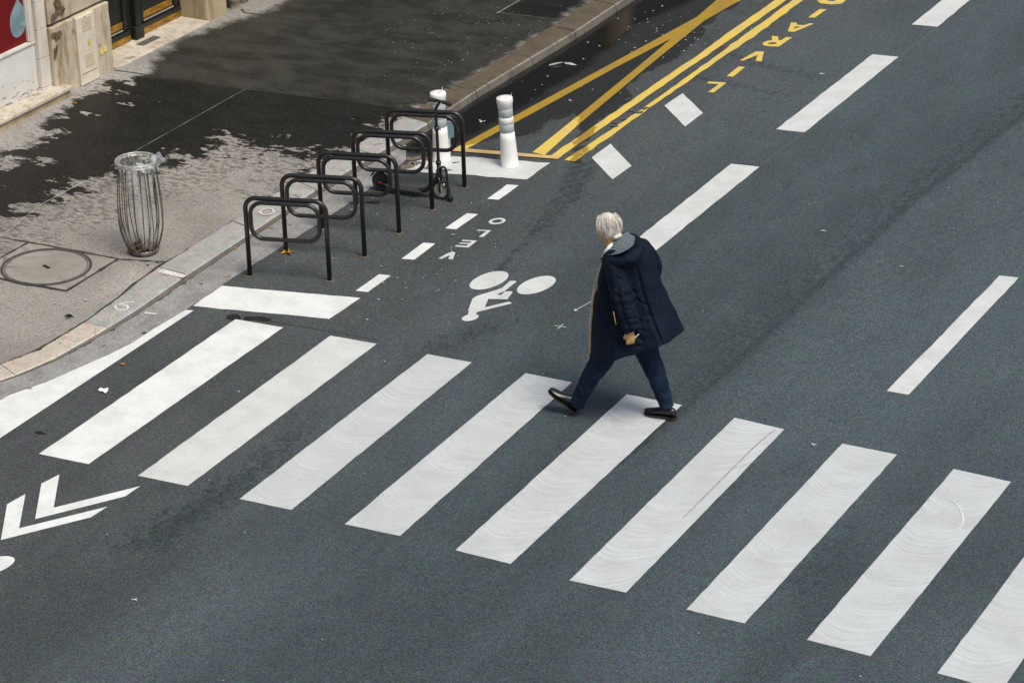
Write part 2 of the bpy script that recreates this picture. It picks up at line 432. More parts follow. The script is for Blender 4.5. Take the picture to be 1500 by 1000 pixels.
for px_, m_, w_, lb_ in (([(1137,629),(1120,642),(1100,660),(1068,692),(1032,728),(1000,760)], 'S', .011, 'dark tyre streak along a stripe'), ([(1391,732),(1403,741),(1408,750),(1411,764),(1404,777)], 'W', .014, 'bright curved scratch on a stripe')):
    P_ = [W(*p) for p in px_]; P_, _ = smoothpath(P_, [1]*len(P_), 5); L1, L2 = [], []
    for i, p in enumerate(P_):
        t = (P_[min(i+1, len(P_)-1)]-P_[max(i-1, 0)]).normalized(); nn = Vector((-t.y, t.x, 0))*w_/2*(1-abs(2*i/len(P_)-1)**3*.8)
        L1.append(p+nn); L2.append(p-nn)
    bm = bmesh.new(); va_ = [bm.verts.new((p.x, p.y, .0075)) for p in L1]; vb_ = [bm.verts.new((p.x, p.y, .0075)) for p in L2]
    for i in range(len(va_)-1): bm.faces.new((va_[i], va_[i+1], vb_[i+1], vb_[i]))
    o = bmobj('scuff', bm, simple('tyre_scuff', (.24, .25, .25), .8, var=.4, scale=40) if m_ == 'S' else simple('fresh_scratch', (.60, .60, .585), .8), road)
    if lb_: o['label'] = lb_
M_CHK = simple('chalk', (.36, .37, .37), .9, var=.3, scale=80)
# lane dashes
def dash(px, m=M_WG, name='lane_dash', label=None): mark(name, None, m, world_pts=jag([W(*p) for p in px], .008), label=label, grid=.15)
dash([(1381,0),(1335.5,36.7),(1373,40),(1422,0),(1490,-52),(1448,-53)])
dash([(1278,80.3),(1316.4,84),(1178.5,194.4),(1137,190)])
a, b, c, d = [W(*p) for p in [(1278,80.3),(1316.4,84),(1178.5,194.4),(1137,190)]]
A, B = W(1070.9, 240.5), W(1112.6, 245)
D2 = [A, B, B + (W(965, 364)-B).normalized()*(c-b).length, A + (W(937, 347)-A).normalized()*(d-a).length]
mark('lane_dash', None, M_WG, world_pts=jag(D2, .008), grid=.15)
dash([(1464,404),(1492,407),(1331,578.5),(1299,573)])
def line(name, px, m, w=.012, z=.004, label=None):
    P = [W(*p) for p in px]; L = []; Rr = []
    for i, p in enumerate(P):
        t = (P[min(i+1, len(P)-1)]-P[max(i-1, 0)]).normalized(); n = Vector((-t.y, t.x, 0))*w/2
        L.append(p+n); Rr.append(p-n)
    return mark(name, None, m, z=z, world_pts=L+Rr[::-1], label=label)
for L in ([(1372,41),(1320,82)], [(1177,195),(1114,243)], [(1499,385),(1485,403)]): line('guide_line', L, M_LSEAM, .012)
for L in ([(325,419),(528,437),(482,467.5),(283,448.5)],): mark('white_block', None, M_WF, world_pts=jag(Wl(L)), label='white paint block at the near end of the rack bay', grid=.1)
mark('white_block', None, M_WG, world_pts=jag(Wl([(600,240),(612,236),(640,229),(676,230.5),(806.5,239),(771.5,263.5),(640,254),(586,250),(590,245)]), .03), label='scuffed white paint block under the two bollards', grid=.1)
for L in ([(230,592),(302,600),(162,701),(87,693)], [(500,400),(575,405),(445,504),(367,498)], [(768,220),(835,226),(700,319),(633,312)], [(1010,45),(1082,50),(960,138),(890,133)]):
    dash(q(L, 4.1667, 500, 260), M_WF, 'bay_dash')
for L in ([(1000,137.3),(1029.8,166.3),(1003.6,186),(973.2,155.4)], [(894.4,211),(925.2,243.4),(897.2,263.3),(866.8,231.2)]): dash(L, M_WG, 'white_square')
# yellow lines
mark('yellow_line', [(665,219),(780,156),(884,100),(1020,26),(1066,0),(1115,-26),(1135,-26),(1086,0),(1020,38),(901,100),(780,166.5),(683,219)], M_YL)
mark('yellow_line', [(780,224),(845,172),(901,126),(933,100),(1020,26.5),(1052,-1),(1080,-26),(1100,-26),(1070,0),(1020,41),(947,100),(849,182),(798,228)], M_YL, z=.0065)
mark('yellow_line', None, M_YL, world_pts=jag(Wl([(807,229),(900,165.5),(994.7,100),(1020,84),(1068,48),(1138,0),(1180,-30),(1197,-30),(1154,0),(1080,52),(1020,93.6),(1009.6,100),(905,173),(820,231.6)]), .01), z=.009)
mark('yellow_line', None, M_YL, world_pts=jag(Wl([(826.7,235),(880,200),(938.7,161.6),(1020.8,103),(1100,45),(1162,0),(1205,-30),(1224,-30),(1178,0),(1110,50),(1020,111),(960,153),(842.5,237)]), .018), z=.004)
mark('yellow_line', [(655,217),(823,230.5),(817,234.5),(655,222)], M_TAN, z=.0115, label='faded orange line across the foot of the yellow lines')
g5 = lambda L: q(L, 6.25, 1020, 0)
for nm, L in (('letter_l', [(118,750),(277,760),(160,852),(107,848),(205,775),(95,768)]), ('letter_i', [(387,613),(447,618),(337,707),(277,702)]),
              ('letter_v', [(620,477),(597,568),(543,562),(562,508),(432,560),(395,558),(547,475)]),
              ('letter_r', [(692,334),(748,337),(752,372),(775,375),(822,344),(877,348),(755,431),(690,430),(690,411),(722,408),(742,394),(690,392),(655,400),(668,411),(689,411),(689,430),(630,425),(603,410),(615,392),(650,378),(692,374)]),
              ('letter_a', [(868,210),(918,212),(921,232),(985,236),(1035,218),(1078,222),(895,298),(885,297),(887,270),(960,250),(905,248),(886,269),(884,297),(838,292)]),
              ('letter_i', [(1130,88),(1192,90),(1085,167),(1023,165)])):
    mark(nm, g5(L), M_YL)
line('letter_s', g5([(1150,6),(1170,24),(1235,31),(1300,27),(1318,10),(1296,-10),(1235,-20),(1205,-36),(1240,-56),(1320,-62),(1372,-48)]), M_YL, .12)
g8 = lambda L: q(L, 8.824, 590, 300)
for nm, L in (('letter_l', [(965,325),(1145,335),(1040,422),(982,418),(1080,345),(955,338)]),
              ('letter_e', [(775,457),(962,468),(850,557),(670,545),(692,527),(822,534),(850,512),(725,506),(742,493),(868,497),(890,478),(760,474)]),
              ('letter_v', [(640,608),(682,622),(645,710),(590,706),(608,655),(500,705),(460,697),(560,640)])):
    mark(nm, g8(L), M_WG)
def ell(cx, cy, a, b, phi, n=36, t0=0, t1=2*math.pi):
    return [(cx+a*math.cos(t)*math.cos(phi)-b*math.sin(t)*math.sin(phi), cy+a*math.cos(t)*math.sin(phi)+b*math.sin(t)*math.cos(phi)) for t in [t0+(t1-t0)*k/n for k in range(n+(1 if t1-t0 < 6.2 else 0))]]
def ring(name, cx, cy, a, b, ai, bi, phi, s, ox, oy, m, z=.004):
    o = ell(cx, cy, a, b, phi, 28); i = ell(cx, cy, ai, bi, phi, 28)
    L = q(o+[o[0]]+[i[0]]+i[::-1], s, ox, oy); P = [W(*p) for p in L]
    P[len(o)] = P[len(o)]+Vector((.0004, .0004, 0)); 
    bm = bmesh.new(); oo = [bm.verts.new((W(*p).x, W(*p).y, z)) for p in q(o, s, ox, oy)]; ii = [bm.verts.new((W(*p).x, W(*p).y, z)) for p in q(i, s, ox, oy)]
    for k in range(28):
        bm.faces.new((oo[k], ii[k], ii[(k+1) % 28], oo[(k+1) % 28]))
    me = bpy.data.meshes.new(name); bm.normal_update()
    for f in bm.faces:
        if f.normal.z < 0: f.normal_flip()
    bm.to_mesh(me); bm.free()
    co = np.array([v.co[:] for v in me.vertices]); set_attr(me, 'wet', co[:, 0]*0-1)
    return link(name, me, m, road)
ring('letter_o', 1220, 216, 111, 39, 66, 21, rad(-7), 8.824, 590, 300, M_WG)
gb = lambda L: q(L, 8.824, 660, 380)
mark('bicycle_wheel_symbol', gb(ell(497,275,262,97,rad(-17))), M_WG)
mark('bicycle_wheel_symbol', gb(ell(1109,336,262,97,rad(-17))), M_WG)
mark('cyclist_symbol', gb([(768,283),(835,280),(852,292),(700,412),(598,458),(655,465),(700,418),(795,415),(798,432),(735,520),(488,514),(443,622),(740,552),(785,560),(785,575),(350,682),(318,715),(300,750),(225,750),(220,722),(238,672),(225,662),(285,510),(330,480),(400,455),(530,418),(665,372)]), M_WG)
mark('cyclist_head_symbol', gb(ell(255,758,111,42,rad(-11))), M_WG, z=.0065)
gc = lambda L: q(L, 5.882, 0, 680)
mark('chevron', gc([(357,168),(512,88),(463,375),(1210,188),(1078,278),(303,473)]), M_WF)
mark('chevron', gc([(62,345),(220,257),(165,552),(928,365),(785,457),(8,653)]), M_WF)
mark('bicycle_wheel_symbol', gc(ell(-95,885,232,68,rad(-17))), M_WF, label='white painted disc cut off by the left edge of the picture')
line('chalk_mark', gb([(1345,858),(1430,868),(1500,880)]), M_CHK, .011, label='chalk cross on the road'); line('chalk_mark', gb([(1385,905),(1455,840)]), M_CHK, .011, z=.0065)
line('chalk_line', [(843,455),(850,451),(866,442)], M_CHK, .010)
mark('chalk_dot', ell(843, 455, 2.2, 1.5, 0, 10), M_WG, z=.0065)
M_CHIP = simple('bare_asphalt', (.07, .075, .07), .85, var=.4, scale=80)
M_DIRT = simple('brown_dirt', (.13, .115, .09), .9, var=.4, scale=60)
M_TAR = simple('tar', (.012, .012, .012), .5)
def blob(cx, cy, rx, ry, n=22, j=.35, sd=1):
    rn = random.Random(sd); ph = [rn.random()*6.3 for _ in range(4)]
    return [(cx+rx*(1+j*sum(math.sin((k+2)*t+ph[k])/(k+1.5) for k in range(4)))*math.cos(t), cy+ry*(1+j*sum(math.sin((k+2)*t+ph[k])/(k+1.5) for k in range(4)))*math.sin(t)) for t in [2*math.pi*i/n for i in range(n)]]
for i, (x, y, a, b) in enumerate([(343,466,13,4.5),(377,467,18,4),(58,634,8,2.5),(546,297,8,2.6),(212,488,4,1.5),(238,790,30,6)][:5]):
    mark('tar_spot', blob(x, y, a, b, sd=i), M_TAR, z=.003)
for i, (x, y, a, b) in enumerate([(598,244,9,5),(612,240,8,3),(628,246,7,2.5),(640,238,6,2),(606,233,10,3),(655,250,5,1.5),(625,233,8,2.5),(667,239,4,1.2)]):
    mark('dirt_patch', blob(x, y, a, b, j=.5, sd=40+i), M_DIRT, z=.0075)
for i, (x, y, a, b) in enumerate([(935,166,6,1.6),(945,160,4,1.6),(900,186,5,1.5),(902,181,3,1.5),(926,163.5,5,1.2),(915,176,3,1)]):
    mark('paint_chip', blob(x, y, a, b, j=.5, sd=80+i), M_CHIP, z=.0125)
line('joint_crack', [(395,470),(450,480),(500,488),(556,499)], M_SEAM, .009, z=.003)

# ------------------------------------------------------------------ kerb, gutter, pavement
KB = [((1167,-198),(1202,-190),.085),((1067,-131),(1102,-124),.085),((967,-66),(1001,-57),.085),((867,0),(901,7),.085),((809,38),(842,46),.085),((745,78),(778,84),.085),((666,126),(697,133),.08),((592,171),(627,180),.075),
      ((515,216),(548,227),.065),((433,265),(463,277),.055),((340,323),(372,337),.05),((232,391),(273,402),.05),((169,439),(199,453),.045),((122,472),(157,479),.04),
      ((57,511),(80,523),.03),((0,533),(22,548),.022),((-80,558),(-62,575),.02),((-170,585),(-150,604),.02)]
JOINT = [0,1,2,3,4,5,6,7,8,9,10,11,13,15,17]
kst = [(W(*b, h), W(*f, h), h) for b, f, h in KB]
ky = np.array([s[0].y for s in kst][::-1]); kx = np.array([s[0].x for s in kst][::-1]); kh = np.array([s[2] for s in kst][::-1])
def zp(x, y):
    h = np.interp(y, ky, kh); xk = np.interp(y, ky, kx)
    return h-.004 + (.13-h)*np.clip((xk-x)/3.2, 0, 1)
def WP(x, y):
    z = .1
    for _ in range(6):
        p = W(x, y, z); z = float(zp(p.x, p.y))
    return W(x, y, z)
yy = np.concatenate([[ky.min()-.01], np.arange(ky.min()+.05, 30.5, .05), [33, ky.max()]]); yy = np.unique(np.clip(yy, ky.min(), ky.max()))
tt = np.linspace(0, 1, 84)
Yp = np.repeat(yy[:, None], 84, 1); Xk = np.interp(yy, ky, kx)[:, None]; Xp = Xk + (-19.2-Xk)*tt[None, :]
Zp = zp(Xp, Yp)
me = grid_mesh('pavement', Xp, Yp, Zp)
WPl = lambda L: [WP(*p) for p in L]
PW = WPl([(-30,262),(5,237),(55,205),(75,180),(105,155),(122,142),(150,127),(207,116),(222,96),(224,84),(250,65),(287,47),(325,32),(375,24),(413,3),(440,-12),(900,-60),(1000,-60),(870,3),(745,82),(666,130),(590,175),(522,215),(470,246),(455,238),(430,232),(395,212),(340,212),(285,228),(250,236),(225,250),(157,258),(118,276),(80,294),(30,306),(-30,322)])
PD = WPl([(170,108),(360,131),(470,142),(600,160),(640,146),(660,130),(560,230),(440,270),(0,330),(-60,240)])
PD2 = WPl([(731,19),(766,0),(800,-30),(905,-30),(815,28)])
ISL = [WPl(blob(*b, sd=i)) for i, b in enumerate([(340,205,17,7),(62,229,9,6),(400,214,14,6),(412,233,16,5),(172,141,6,2),(398,203,5,3)])]
pw = sdf(Xp, Yp, PW)
for L in ISL: pw = np.minimum(pw, -sdf(Xp, Yp, L)*1.2+.1)
dp = np.maximum(soft(Xp, Yp, PD, .04), soft(Xp, Yp, PD2, .03))
pl = soft(Xp, Yp, WPl([(165,100),(240,112),(300,118),(150,128),(60,175),(0,215),(-30,215),(-30,190),(100,135)]), .5)*.30
pl = np.maximum(pl, soft(Xp, Yp, WPl([(155,430),(185,390),(215,395),(205,415),(180,425)]), .2)*.5)
rg = .22+.78*soft(Xp, Yp, WPl([(-60,225),(5,225),(60,190),(110,150),(150,120),(215,116),(360,131),(470,142),(600,160),(700,260),(400,420),(100,420),(-60,400)]), .15)
set_attr(me, 'rag', rg); set_attr(me, 'wet', np.clip(pw, -2, 2)); set_attr(me, 'deep', dp); set_attr(me, 'pale', pl)
pave = link('pavement', me, MPV, smooth=True); tag(pave, 'grey asphalt pavement with a large dark wet patch along the building', 'pavement', kind='structure')
def pline(name, px, m, w=.02, lift=.004, wob=0):
    P = [WP(*p) for p in px]; D = []
    for a, b in zip(P[:-1], P[1:]):
        n = max(1, int((b-a).length/.08)); D += [a.lerp(b, k/n) for k in range(n)]
    D.append(P[-1]); bm = bmesh.new(); prev = None
    for i, p in enumerate(D):
        t = (D[min(i+1, len(D)-1)]-D[max(i-1, 0)]); t.z = 0; t.normalize(); nn = Vector((-t.y, t.x, 0))*w/2*(1+wob*random.uniform(-1, 1))
        pr = []
        for sg in (1, -1):
            v = p + nn*sg; v.z = float(zp(v.x, v.y))+lift; pr.append(bm.verts.new(v))
        if prev: bm.faces.new((prev[0], prev[1], pr[1], pr[0]))
        prev = pr
    return bmobj(name, bm, m, pave)
pline('seam', [(166,103),(240,114),(300,122),(360,131),(470,144),(600,160)], M_SEAM, .018, wob=.5)
pline('seam', [(360,131),(290,170),(205,218),(162,244)], M_LSEAM, .012, wob=.6)
pline('seam', [(120,268),(60,300),(0,348)], M_PSEAM, .011, wob=.6)
pline('seam', [(354,14),(358,19),(368,20.5),(400,25),(440,30),(500,37)], M_SEAM, .022, wob=.5)
pline('seam', [(-20,344),(0,348),(42,355),(110,367),(174,380),(240,384)], M_SEAM, .022, wob=.7)
pline('seam', [(728,20),(766,-2)], M_PSEAM, .012, wob=.5)
pline('seam', [(731,19),(815,29)], M_LSEAM, .012, wob=.5)
pline('seam', [(340,323.5),(333,331),(260,375.5),(242,384),(196,416),(169,440),(122,473),(57,512),(0,535)], M_SEAM, .03, lift=.003, wob=.6)

M_K = [stone_mat('kerb_granite_brown', (.078, .064, .043), (.115, .092, .062), (.05, .045, .036), .6),
       stone_mat('kerb_granite_grey', (.29, .29, .275), (.36, .36, .345), (.22, .215, .20), .5, (.11, .105, .10)),
       stone_mat('kerb_granite_beige', (.40, .36, .30), (.46, .42, .36), (.32, .29, .24), .5, (.2, .19, .17))]
for m in M_K:      # granite grain
    t_ = m.node_tree; bs = t_.nodes['Principled BSDF']; src = bs.inputs['Base Color'].links[0].from_socket
    nz = t_.nodes.new('ShaderNodeTexNoise'); nz.inputs['Scale'].default_value = 75; nz.inputs['Detail'].default_value = 2
    ge = t_.nodes.new('ShaderNodeNewGeometry'); t_.links.new(ge.outputs['Position'], nz.inputs['Vector'])
    va = t_.nodes.new('ShaderNodeVectorMath'); va.operation = 'MULTIPLY_ADD'; t_.links.new(nz.outputs['Color'], va.inputs[0])
    va.inputs[1].default_value = (2.2,)*3; va.inputs[2].default_value = (-.1,)*3
    mxx = t_.nodes.new('ShaderNodeMix'); mxx.data_type = 'RGBA'; mxx.blend_type = 'MULTIPLY'; mxx.inputs[0].default_value = 1
    t_.links.new(src, mxx.inputs[6]); t_.links.new(va.outputs[0], mxx.inputs[7]); t_.links.new(mxx.outputs[2], bs.inputs['Base Color'])
M_FACE = stone_mat('kerb_shaded_face', (.085, .075, .062), (.13, .12, .10), (.05, .045, .038), .6)  # front face darker than the top, its shade put into the colour
M_NOSE = stone_mat('kerb_worn_nose', (.15, .135, .11), (.27, .25, .22), (.08, .07, .05), .8)
for m in M_K: m.node_tree.nodes['Principled BSDF'].inputs['Roughness'].default_value = .6
kerb = empty('kerb', kst[9][1]); tag(kerb, 'row of granite kerb stones between pavement and road', 'kerb', kind='structure')
kerb.location.z = 0
for a, b in zip(JOINT[:-1], JOINT[1:]):
    bm = bmesh.new(); rings = []
    n = 0; secs = []
    for i in range(a, b):
        for k in range(6):
            t = k/6; secs.append(tuple(kst[i][j].lerp(kst[i+1][j], t) for j in (0, 1)))
    secs.append((kst[b][0], kst[b][1]))
    L0 = (secs[0][1]-secs[-1][1]).length; g = .006/L0
    secs[0] = tuple(p.lerp(r, g*6) for p, r in zip(secs[0], secs[1])); secs[-1] = tuple(p.lerp(r, g*6) for p, r in zip(secs[-1], secs[-2]))
    for bk, fr in secs:
        out = (fr-bk); out.z = 0; out.normalize(); z = fr.z
        jj = lambda: random.gauss(0, .0012)
        w = (fr-bk).length
        rings.append([Vector((bk.x, bk.y, -.05)), Vector((bk.x, bk.y, z-.004+jj())), Vector((bk.x, bk.y, 0))+out*.012+Vector((0, 0, z+jj())),
                      bk+out*w*.5+Vector((0, 0, .002+jj())), fr-out*.03+Vector((0, 0, jj())), fr-out*.012+Vector((0, 0, -.004+jj())), fr+out*.0+Vector((0, 0, -.014)),
                      Vector((fr.x, fr.y, .01))+out*(.022+jj()*2), Vector((fr.x, fr.y, -.05))+out*.024])
    add_loft(bm, rings)
    bm.faces.ensure_lookup_table()
    far = a < 7
    for i_f, f_ in enumerate(bm.faces):
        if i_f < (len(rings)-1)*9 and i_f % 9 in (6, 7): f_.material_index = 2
        if far and i_f < (len(rings)-1)*9 and i_f % 9 == 5: f_.material_index = 1
    o = bmobj('kerb_stone', bm, M_K[0] if far else (M_K[2] if a in (11, 13, 15) and a != 11 else M_K[1]), kerb, smooth=False, world_space=True)
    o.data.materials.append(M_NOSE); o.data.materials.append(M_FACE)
    if far: o['label'] = 'wet brownish granite kerb stone'
# gutter: sheet from the kerb foot to the asphalt edge
GO = [(-170,650),(-60,608),(0,587),(14,579),(68,560),(113,540),(159,520),(193,503),(227,481),(272,454),(340,408),(406,366),(463,330),(517,294),(544,274),(575,250),(598,232)]
GI = [(-170,600),(-60,573),(0,553),(22,548),(60,533),(109,512),(159,484),(206,455),(238,434),(274,410),(373,343),(415,316),(460,288),(520,249),(545,232),(570,217),(598,200)]
bm = bmesh.new(); prev = None
rows = []
for (o_, i_) in zip(GO, GI): rows.append((W(*o_), W(*i_)))
for k in range(len(rows)-1):
    for s in range(8):
        t = s/8; oo = rows[k][0].lerp(rows[k+1][0], t); ii = rows[k][1].lerp(rows[k+1][1], t)
        ii = ii + (ii-oo).normalized()*.06
        wob = random.uniform(-.006, .006)
        row = [bm.verts.new((p.x, p.y, .002+.003*math.sin(q_*math.pi))) for q_, p in [(u, oo.lerp(ii, u)+Vector((wob if u == 0 else 0, 0, 0))) for u in (0, .33, .66, 1)]]
        if prev:
            for c in range(3): bm.faces.new((prev[c], row[c], row[c+1], prev[c+1]))
        prev = row
n = NT('gutter_concrete')
b1, _ = n.noise(3, 5, .65); b2, _ = n.noise(16, 4, .7); st, _ = n.noise(5, 5, .7, co=n.mapv((3, .6, 1)))
c = n.mix(n.step(b1, .35, .65), (.19, .19, .185), (.265, .265, .26)); c = n.mix(n.math('MULTIPLY', n.step(st, .52, .7), .5), c, (.115, .11, .10))
c = n.mix(n.math('MULTIPLY', n.step(b2, .62, .8), .5), c, (.34, .34, .33)); c, f1, f2 = speckle(n, c, .5, .35); n.bump(f1, .4, .005)
M_GUT = n.set(c, .8)
gut = bmobj('gutter', bm, M_GUT); tag(gut, 'pale concrete gutter curving along the foot of the kerb', 'gutter', kind='structure')
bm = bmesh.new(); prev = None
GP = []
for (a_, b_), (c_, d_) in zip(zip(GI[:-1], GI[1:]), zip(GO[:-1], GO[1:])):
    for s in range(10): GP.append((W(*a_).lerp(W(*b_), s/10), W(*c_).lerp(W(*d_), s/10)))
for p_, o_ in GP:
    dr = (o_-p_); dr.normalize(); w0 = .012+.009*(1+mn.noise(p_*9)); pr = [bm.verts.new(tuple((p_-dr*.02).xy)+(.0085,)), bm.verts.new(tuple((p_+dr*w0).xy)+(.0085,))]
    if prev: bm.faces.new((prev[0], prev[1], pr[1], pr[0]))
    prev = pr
bmobj('gutter_shadow_gap', bm, simple('shadow_gap_dirt', (.022, .019, .016), .9, var=.5, scale=50), gut)  # dark dirt strip drawn as the shadow gap at the kerb foot
# dirt along the kerb foot
bm = bmesh.new()
for k in range(len(GI)-1):
    for s in range(14):
        if random.random() < .25: continue
        p = W(*GI[k]).lerp(W(*GI[k+1]), s/14+random.random()*.05); o_ = W(*GO[k])-p; o_.normalize()
        p = p + o_*random.uniform(.0, .035); r = random.uniform(.008, .028)
        vs = [bm.verts.new((p.x+r*math.cos(t)*random.uniform(.6, 1.5), p.y+r*2.0*math.sin(t)*random.uniform(.6, 1.4), .008+random.uniform(0, .004))) for t in [0, 1.05, 2.1, 3.14, 4.2, 5.2]]
        bm.faces.new(vs)
tag(bmobj('dirt', bm, simple('gutter_dirt', (.075, .06, .045), .95, var=.4, scale=40)), 'dark grit lying along the foot of the kerb', 'dirt', kind='stuff')
# survey digits painted on kerb and gutter
def kmark(name, P, m, w, z):
    bm = bmesh.new(); prev = None
    for i, p in enumerate(P):
        t = P[min(i+1, len(P)-1)]-P[max(i-1, 0)]; t.z = 0; t.normalize(); nn = Vector((-t.y, t.x, 0))*w/2
        pr = [bm.verts.new((p+nn).to_tuple()[:2]+(z,)), bm.verts.new((p-nn).to_tuple()[:2]+(z,))]
        if prev: bm.faces.new((prev[0], prev[1], pr[1], pr[0]))
        prev = pr
    return bm
g7 = lambda L: q(L, 4.412, 0, 420)
six = g7([(868,97),(820,99),(775,108),(750,120),(744,133),(760,146),(790,150),(820,144),(830,130),(815,118),(785,113),(758,118)])
M_CH = simple('survey_paint', (.55, .54, .50), .8, var=.3, scale=60)
bmobj('digit_six', kmark('d', [W(x, y, .047) for x, y in six], M_CH, .022, .0475), M_CH, kerb, world_space=True)
o = bmobj('digit_one', kmark('d', [W(x, y, .01) for x, y in g7([(935,167),(1012,175)])], M_CH, .03, .0105), M_CH, kerb, world_space=True)
zr = [W(x, y, .062) for x, y in ell(391, 310, 10, 4.6, rad(-5), 16)]; bmobj('digit_zero', kmark('d', zr+[zr[0]], M_CH, .018, .0625), M_CH, kerb, world_space=True)
o = bmobj('paint_smear', kmark('d', [W(x, y, .0545) for x, y in [(234,396),(246,399),(258,402),(271,405)]], M_CH, .07, .0555), M_CH, kerb, world_space=True)

# ------------------------------------------------------------------ manhole cover in the pavement
M_MH = stone_mat('manhole_concrete', (.215, .205, .185), (.275, .262, .238), (.17, .16, .14), .6, (.1, .09, .08))
M_RIM = simple('dark_iron', (.06, .055, .05), .7, .2, .3, 50)
mc = WP(68, 392); mh = empty('manhole_cover', (mc.x, mc.y, mc.z)); tag(mh, 'round concrete-filled manhole cover in a square slab of the pavement', 'manhole cover')
gx = (zp(mc.x+.4, mc.y)-zp(mc.x-.4, mc.y))/.8; gy = (zp(mc.x, mc.y+.4)-zp(mc.x, mc.y-.4))/.8
mh.rotation_euler = Vector((0, 0, 1)).rotation_difference(Vector((-gx, -gy, 1)).normalized()).to_euler(); mh.location.z += .002
bm = bmesh.new()
cs = [WP(*p) for p in [(42,356),(173,380),(97,427),(-40,401)]]
vs = [bm.verts.new((p.x-mc.x, p.y-mc.y, .004)) for p in cs]; bm.faces.new(vs); bmesh.ops.subdivide_edges(bm, edges=bm.edges[:], cuts=3, use_grid_fill=True)
bmobj('slab', bm, M_MH, mh)
bm = bmesh.new()
for i in range(4):
    a = cs[i]-mc; b = cs[(i+1) % 4]-mc; t = (b-a).normalized(); nn = Vector((-t.y, t.x, 0))*.012
    D = [a.lerp(b, k/12) for k in range(13)]; prev = None
    for p in D:
        wv = 1+random.uniform(-.5, .7); pr = [bm.verts.new((p.x+nn.x*wv, p.y+nn.y*wv, .006)), bm.verts.new((p.x-nn.x*wv, p.y-nn.y*wv, .006))]
        if prev: bm.faces.new((prev[0], prev[1], pr[1], pr[0]))
        prev = pr
bmobj('slab_joint', bm, M_SEAM, mh)
bm = bmesh.new(); R0 = .415
def annulus(bm, r0, r1, z0, z1, seg=64, c=(0, 0)):
    A_ = [bm.verts.new((c[0]+r0*math.cos(t), c[1]+r0*math.sin(t), z0)) for t in [2*math.pi*k/seg for k in range(seg)]]
    B_ = [bm.verts.new((c[0]+r1*math.cos(t), c[1]+r1*math.sin(t), z1)) for t in [2*math.pi*k/seg for k in range(seg)]]
    for k in range(seg): bm.faces.new((A_[k], B_[k], B_[(k+1) % seg], A_[(k+1) % seg]))
annulus(bm, R0-.028, R0, .008, .009)
bmobj('rim', bm, M_RIM, mh)
bm = bmesh.new(); annulus(bm, R0-.045, R0-.038, .0075, .0075); bmobj('rim_joint', bm, M_SEAM, mh)
bm = bmesh.new(); add_boxM(bm, (0.0, 0, .008), .09, .03, .006, Matrix.Rotation(rad(-20), 3, 'Z')); bmobj('lifting_slot', bm, M_TAR, mh)

# ------------------------------------------------------------------ building
E0 = W(166, 102, .13); U3 = Vector((.029, .99958, 0)); N3 = Vector((.99958, -.029, 0))
BM3 = Matrix((U3, N3, Vector((0, 0, 1)))).transposed()   # local (s, d, z) -> world
M_LIME = stone_mat('limestone', (.42, .35, .245), (.52, .45, .34), (.235, .165, .085), .8, (.13, .095, .055))
M_LIME2 = stone_mat('pale_limestone', (.56, .52, .46), (.62, .58, .52), (.44, .38, .30), .5)
M_LIME3 = stone_mat('grey_limestone', (.34, .27, .165), (.42, .34, .21), (.21, .15, .08), .6, (.2, .17, .13))
n = NT('white_painted_panel'); f, _ = n.noise(4, 4, .6); f2, _ = n.noise(16, 4, .7, co=n.mapv((1, .55, 1.5))); sp = n.t.nodes.new('ShaderNodeSeparateXYZ'); n.lk(n.co, sp.inputs[0])
wz = n.step(sp.outputs[2], .62, .22)
c = n.mix(n.step(f, .3, .7), (.56, .56, .54), (.64, .64, .61)); c = n.mix(n.math('MULTIPLY', wz, .5), c, (.52, .49, .42)); c = n.mix(n.step(n.math('ADD', f2, n.math('MULTIPLY', wz, .12)), .66, .70), c, (.20, .18, .15)); M_WPAN = n.set(c, .7)
M_STEP = stone_mat('worn_step_stone', (.42, .375, .31), (.54, .49, .41), (.30, .24, .165), .7, (.14, .12, .09))
M_MORT = simple('render_wall', (.14, .125, .105), .9)
M_DOOR = simple('dark_door_paint', (.013, .014, .012), .35, var=.3)
n = NT('brass'); f, _ = n.noise(5, 5, .7, co=n.mapv((1, 1, 4))); M_BRS = n.set(n.mix(n.step(f, .3, .7), (.17, .08, .012), (.48, .27, .03)), .42, .35)
M_RED = simple('red_poster', (.14, .0008, .0018), .5, var=.06, scale=4)
M_TEAL = simple('pale_teal', (.33, .49, .53), .5, var=.05)
M_PVC = simple('cream_plastic', (.62, .56, .45), .5, var=.08, scale=8)
M_DGL = simple('dark_reflected_glass', (.006, .007, .008), .12)
bld = empty('building', E0 - Vector((0, 0, .13))); tag(bld, 'old limestone building with a dark double door and a red shop window at the pavement', 'building')
bld.rotation_euler.z = math.atan2(U3.y, U3.x)
